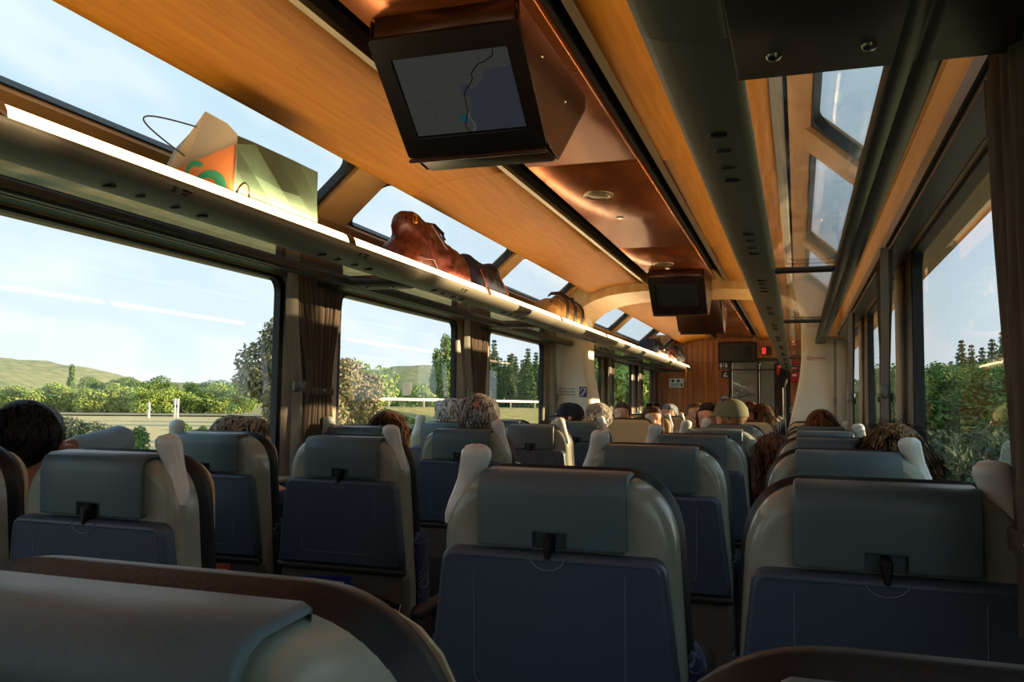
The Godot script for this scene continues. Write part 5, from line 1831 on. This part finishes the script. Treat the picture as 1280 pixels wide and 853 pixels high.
func build_outside() -> void:
	var r := RandomNumberGenerator.new()
	r.seed = 77
	M.bark = mat(rgb(88, 74, 58), 0.9)
	var gi := noise_image(256, 256, 12, 12, 5, 31)
	var grass := tex_mat(ramp_image(gi, rgb(112, 118, 66), rgb(150, 142, 92)), Vector3(0.11, 0.11, 0.11), 0.95)
	var field := tex_mat(ramp_image(gi, rgb(172, 160, 112), rgb(192, 180, 134)), Vector3(0.09, 0.09, 0.09), 0.95)
	var hillm := tex_mat(ramp_image(gi, rgb(104, 120, 84), rgb(152, 152, 108)), Vector3(0.004, 0.004, 0.004), 0.95)
	# ground
	begin()
	quad(Vector3(-3000, GROUND, 1500), Vector3(3000, GROUND, 1500), Vector3(3000, GROUND, -5000), Vector3(-3000, GROUND, -5000))
	tag(obj("ground", grass), "green-brown grassland outside the train", "", "", "structure")
	begin()
	box(Vector3(0, GROUND + 0.02, -20), Vector3(6.0, 0.3, 140.0), 0.1)
	tag(obj("track_bed", mat(rgb(110, 104, 96), 0.95)), "grey ballast track bed under the train", "", "", "structure")
	# dry field and the road behind it on the left
	begin()
	var f := [ground_at(-300, 26), ground_at(470, 26), ground_at(420, 122), ground_at(-300, 128)]
	for i in 4: f[i].y = GROUND + 0.02
	quad(f[0], f[1], f[2], f[3])
	tag(obj("dry_field", field), "straw-coloured dry field between the train and the road", "", "", "structure")
	begin()
	f = [ground_at(-300, 132), ground_at(420, 126), ground_at(420, 134), ground_at(-300, 140)]
	for i in 4: f[i].y = GROUND + 0.25
	quad(f[0], f[1], f[2], f[3])
	tag(obj("road", mat(rgb(138, 134, 128), 0.9)), "grey country road beyond the dry field", "", "", "structure")
	# hills
	for q in [["far_hill", "pale green round hill on the horizon behind the willow row", -60, 1500.0, 66.0, 330.0], ["far_hill", "low grassy hill on the horizon behind the bright round tree", 500, 1400.0, 58.0, 300.0], ["far_hill", "long low blue-green ridge at the horizon", 250, 2200.0, 34.0, 620.0]]:
		var p := ground_at(q[2], q[3])
		var o := struct(q[0], q[1])
		o.position = p
		begin()
		var nn := FastNoiseLite.new()
		nn.seed = int(q[3]); nn.frequency = 0.004
		var g := []
		for j in 17:
			var row := PackedVector3Array()
			for i in 25:
				var u := i / 24.0 * 2 - 1; var v := j / 16.0 * 2 - 1
				var h := maxf(0.0, 1.0 - u * u) * maxf(0.0, 1.0 - v * v)
				row.append(Vector3(u * q[5], q[4] * h * (1.0 + 0.4 * nn.get_noise_2d(u * q[5], v * q[5])), v * q[5] * 0.7))
			g.append(row)
		for j in 16:
			for i in 24:
				quad(g[j + 1][i], g[j + 1][i + 1], g[j][i + 1], g[j][i], 1)
		obj("slope", hillm, o)
	# tree kinds
	var bright := [Color(0.30, 0.42, 0.11), Color(0.24, 0.36, 0.09), Color(0.37, 0.46, 0.16)]
	var mid := [Color(0.15, 0.26, 0.08), Color(0.12, 0.21, 0.07), Color(0.19, 0.28, 0.10)]
	var olive := [Color(0.24, 0.23, 0.12), Color(0.18, 0.20, 0.10), Color(0.30, 0.27, 0.16), Color(0.36, 0.31, 0.21)]
	var dark := [Color(0.06, 0.12, 0.06), Color(0.08, 0.15, 0.07), Color(0.10, 0.16, 0.07)]
	var lm := leaf_mat(Color.WHITE)
	var kinds := []
	for k in 3:
		var bl := []
		for i in 12:
			var a := r.randf() * TAU
			bl.append([Vector3(cos(a) * r.randf_range(0, 1.7), 0.5 + 0.34 * i + r.randf_range(-0.2, 0.2), sin(a) * r.randf_range(0, 1.7)), r.randf_range(0.9, 1.4), 0.85])
		kinds.append(crown(bl, [3600, 3600, 7000][k], [0.18, 0.18, 0.125][k], 40 + k, [bright, bright, mid][k]))
	begin(); tube(PackedVector3Array([Vector3(0, -0.2, 0), Vector3(0.05, 1.2, 0), Vector3(0, 2.6, 0.05)]), 0.22, 0.08, 8)
	for a in 4: tube(PackedVector3Array([Vector3(0, 1.4, 0), Vector3(cos(a * 1.6) * 0.8, 2.6, sin(a * 1.6) * 0.8), Vector3(cos(a * 1.6) * 1.2, 3.4, sin(a * 1.6) * 1.2)]), 0.09, 0.03, 6)
	var trunk := mesh_done()
	# willow row behind the road
	for i in 16:
		var px := -60.0 + i * 24.0 + r.randf_range(-4, 4)
		var d := r.randf_range(146, 158)
		var s := r.randf_range(0.75, 0.98)
		tree("willow_tree", "light green rounded tree in the row behind the country road", "tree row behind the road", kinds[i % 2], lm, trunk, ground_at(px, d), Vector3(s * 1.5, s, s * 1.5), r.randf() * TAU)
	for i in 9:
		var px := 120.0 + i * 23.0 + r.randf_range(-5, 5)
		var d := r.randf_range(185, 240)
		var s := r.randf_range(1.2, 1.5)
		tree("woodland_tree", "mid green tree in the second row behind the light green trees", "second tree row", kinds[2], lm, trunk, ground_at(px, d), Vector3(s * 1.2, s, s * 1.2), r.randf() * TAU)
	# poplar
	var pop := crown([[Vector3(0, 2, 0), 0.7, 2.2], [Vector3(0, 4.5, 0), 0.75, 2.4], [Vector3(0, 7, 0), 0.5, 2.6]], 1800, 0.18, 61, mid)
	for q in [[88, 170.0, 1.0, "single tall narrow poplar standing above the light green tree row"], [545, 92.0, 1.0, "narrow green poplar next to the conifer edge, left of the post"], [556, 88.0, 1.15, "tallest narrow green poplar next to the conifer edge"], [569, 90.0, 0.95, "narrow green poplar close to the curtain post"]]:
		tree("poplar_tree", q[3], "poplars", pop, lm, trunk, ground_at(q[0], q[1]), Vector3(1, 1, 1) * q[2], 0.4)
	# big olive tree by the line
	var bl := []
	for i in 34:
		var a := r.randf() * TAU
		var h := r.randf_range(0.5, 4.9)
		var rr := (1.0 - pow(maxf(0.0, h - 1.2) / 4.6, 1.6)) * 2.3
		bl.append([Vector3(cos(a) * r.randf_range(0.2, 1.0) * rr, h, sin(a) * r.randf_range(0.2, 1.0) * rr), r.randf_range(0.6, 1.05), 0.9])
	var big := crown(bl, 26000, 0.11, 71, olive)
	tree("olive_tree", "large olive-brown bushy tree close to the line, cut by the window post", "", big, lm, trunk, ground_at(352, 32), Vector3(1.0, 1.02, 1.0), 0.3)
	tree("olive_tree", "smaller olive-brown bushy tree beside the large one near the line", "", big, lm, trunk, ground_at(436, 38), Vector3(0.78, 0.80, 0.78), 2.1)
	# shrubs in the field
	var sb := crown([[Vector3(0, 0.4, 0), 0.45, 0.9], [Vector3(0.25, 0.6, 0.1), 0.35, 1.0], [Vector3(-0.2, 0.7, 0), 0.36, 1.0], [Vector3(0, 0.95, 0), 0.28, 1.0]], 1500, 0.07, 81, mid)
	for q in [[176, 40.0, 1.0, "small round green shrub standing alone in the dry field"], [232, 52.0, 0.85, "small green shrub left of the fair-haired passenger"], [256, 50.0, 0.8, "small green shrub just above the fair-haired passenger"]]:
		tree("field_shrub", q[3], "field shrubs", sb, lm, trunk_small(), ground_at(q[0], q[1]), Vector3(1, 1, 1) * q[2], q[0] * 0.1)
	var hb := crown([[Vector3(-1.6, 0.5, 0), 0.8, 0.8], [Vector3(-0.4, 0.7, 0), 0.9, 0.8], [Vector3(0.8, 0.5, 0), 0.8, 0.8], [Vector3(1.9, 0.35, 0), 0.6, 0.8]], 3200, 0.10, 83, [Color(0.09, 0.13, 0.08), Color(0.13, 0.16, 0.11)])
	tree("dark_hedge", "dark grey-green low hedge beyond the sleeping man's arm", "", hb, lm, trunk_small(), ground_at(95, 50), Vector3(1.3, 1.0, 1.0), 0.35)
	# white marker posts at the road
	for q in [[186.5, 1.9, "single white marker post beside the country road"], [219, 2.4, "left of the two white posts standing close together by the road"], [222.5, 2.4, "right of the two white posts standing close together by the road"]]:
		var o := thing("marker_post", q[2], "post", ground_at(q[0], 112), 0, "white road posts")
		begin(); box(Vector3(0, q[1] / 2, 0), Vector3(0.26, q[1], 0.26), 0.03); obj("shaft", M.white, o)
		begin(); box(Vector3(0, q[1] * 0.62, 0.14), Vector3(0.2, 0.3, 0.02)); obj("reflector", M.blue_sign, o)
	# road embankment with guard rail seen in the next windows
	begin()
	var e0 := ground_at(462, 62); var e1 := ground_at(760, 92)
	var dirv := (e1 - e0).normalized()
	var nv := Vector3(dirv.z, 0, -dirv.x)
	if nv.dot(EYE - e0) < 0: nv = -nv
	e0 += dirv * 0; e1 += dirv * 40
	var H := 2.0
	quad(e0 + nv * 9, e1 + nv * 9, e1 + nv * 1.5 + Vector3(0, H, 0), e0 + nv * 1.5 + Vector3(0, H, 0))
	quad(e0 + nv * 1.5 + Vector3(0, H, 0), e1 + nv * 1.5 + Vector3(0, H, 0), e1 - nv * 9 + Vector3(0, H, 0), e0 - nv * 9 + Vector3(0, H, 0))
	tag(obj("embankment", grass), "grassy road embankment beyond the middle windows", "", "", "structure")
	var gr := thing("guard_rail", "long white guard rail along the road embankment", "guard rail", e0 + Vector3(0, H, 0))
	begin()
	var len := (e1 - e0).length()
	X = Transform3D(Basis(dirv, Vector3.UP, dirv.cross(Vector3.UP)), Vector3.ZERO)
	box(Vector3(len / 2, 0.62, 0), Vector3(len, 0.22, 0.06), 0.02)
	obj("beam", M.white, gr)
	for i in int(len / 4.0):
		begin()
		box(Vector3(0, 0.32, 0), Vector3(0.12, 0.7, 0.12), 0.02)
		var p := obj("rail_post", M.grey_trim, gr)
		p.position = dirv * (i * 4.0 + 2.0)
	# sign board on the embankment
	var sg := thing("road_sign", "small grey road sign on two legs behind the guard rail", "sign", ground_at(508, 66) + Vector3(0, H, 0), 0.5)
	begin(); box(Vector3(0, 1.4, 0), Vector3(0.7, 1.0, 0.05), 0.02); obj("board", M.grey_trim, sg)
	for s: float in [-1.0, 1.0]:
		begin(); box(Vector3(s * 0.35, 0.5, 0), Vector3(0.08, 1.1, 0.08)); obj("leg", M.track, sg)
	# bright round tree and companions behind the embankment
	for q in [[466, 78.0, 1.15, 0, "bright green rounded tree rising behind the embankment"], [440, 92.0, 0.9, 1, "light green tree left of the rounded tree behind the embankment"], [490, 105.0, 0.9, 2, "dark green tree right of the rounded tree behind the embankment"], [520, 96.0, 0.85, 0, "bright bushy tree in front of the low hill"], [532, 84.0, 0.8, 1, "yellow-green bushy tree beside the poplars"], [600, 84.0, 0.75, 1, "light green tree half hidden by the curtain"]]:
		tree("roadside_tree", q[4], "trees behind the embankment", kinds[q[3]], lm, trunk, ground_at(q[0], q[1]), Vector3(1, 1, 1) * q[2], q[0])
	# conifer wood
	var cb := []
	for i in 22:
		cb.append([Vector3(0, 0.8 + i * 0.38, 0), 1.5 * (1.0 - i / 23.0) + 0.12, 0.45])
	var con := crown(cb, 3600, 0.16, 91, dark)
	begin(); tube(PackedVector3Array([Vector3(0, -0.2, 0), Vector3(0, 8.8, 0)]), 0.16, 0.03, 7)
	var ctrunk := mesh_done()
	for i in 26:
		var px := 606.0 + i * 3.6 + r.randf_range(-3, 3)
		var d := r.randf_range(96, 140) - i * 0.6
		var s := r.randf_range(0.85, 1.25) * d / 118.0
		tree("conifer_tree", "dark green conifer in the wood beyond the guard rail", "conifer wood", con, lm, ctrunk, ground_at(px, d), Vector3(1, 1, 1) * s, r.randf() * TAU)
	# trees filling the far left windows
	for i in 11:
		var px := 735.0 + i * 9.0
		var d := r.randf_range(38, 62)
		var s := r.randf_range(0.9, 1.2)
		tree("lineside_tree", "mid green tree crowding the far windows before the end wall", "lineside trees", kinds[2 if i % 3 else 1], lm, trunk, ground_at(px, d), Vector3(1, 1, 1) * s, r.randf() * TAU)
	# right-hand side: hedge wood and conifers
	for i in 11:
		var px := 1090.0 + i * 21.0
		var d := r.randf_range(58, 76)
		var s := r.randf_range(0.95, 1.2)
		tree("hedgerow_tree", "olive green hedgerow tree outside the no-smoking-sign side windows", "right hedgerow", kinds[2], lm, trunk, ground_at(px, d), Vector3(s * 1.2, s, s * 1.2), r.randf() * TAU)
	for i in 7:
		var px := 1190.0 + i * 13.0
		var d := r.randf_range(95, 120)
		tree("conifer_tree", "dark conifer rising behind the right-hand hedgerow", "right conifers", con, lm, ctrunk, ground_at(px, d), Vector3(1, 1, 1) * r.randf_range(0.95, 1.25), r.randf() * TAU)
	for i in 5:
		tree("verge_bush", "low dark bush on the verge outside the no-smoking-sign side windows", "verge bushes", hb, lm, trunk_small(), ground_at(1130.0 + i * 40.0, 26.0 + 2.5 * i), Vector3(1.0, 1.35, 1.0), i * 1.3)
	# trees that stand between the low sun and the rear of the carriage
	for q in [[15.0, -8.4], [15.0, -5.6], [15.0, -2.8], [15.0, 0.0], [15.0, 2.8], [19.5, -8.6], [19.5, -5.8], [19.5, -3.0], [19.5, -0.2], [19.5, 2.6]]:
		tree("shade_tree", "tall tree standing close beside the line, shading the rear windows", "shade trees", kinds[2], lm, trunk, Vector3(q[0], GROUND, q[1]), Vector3(1.0, 1.75, 1.0), q[0] + q[1])

func trunk_small() -> Mesh:
	begin(); tube(PackedVector3Array([Vector3(0, -0.1, 0), Vector3(0, 0.5, 0)]), 0.04, 0.02, 6)
	return mesh_done()
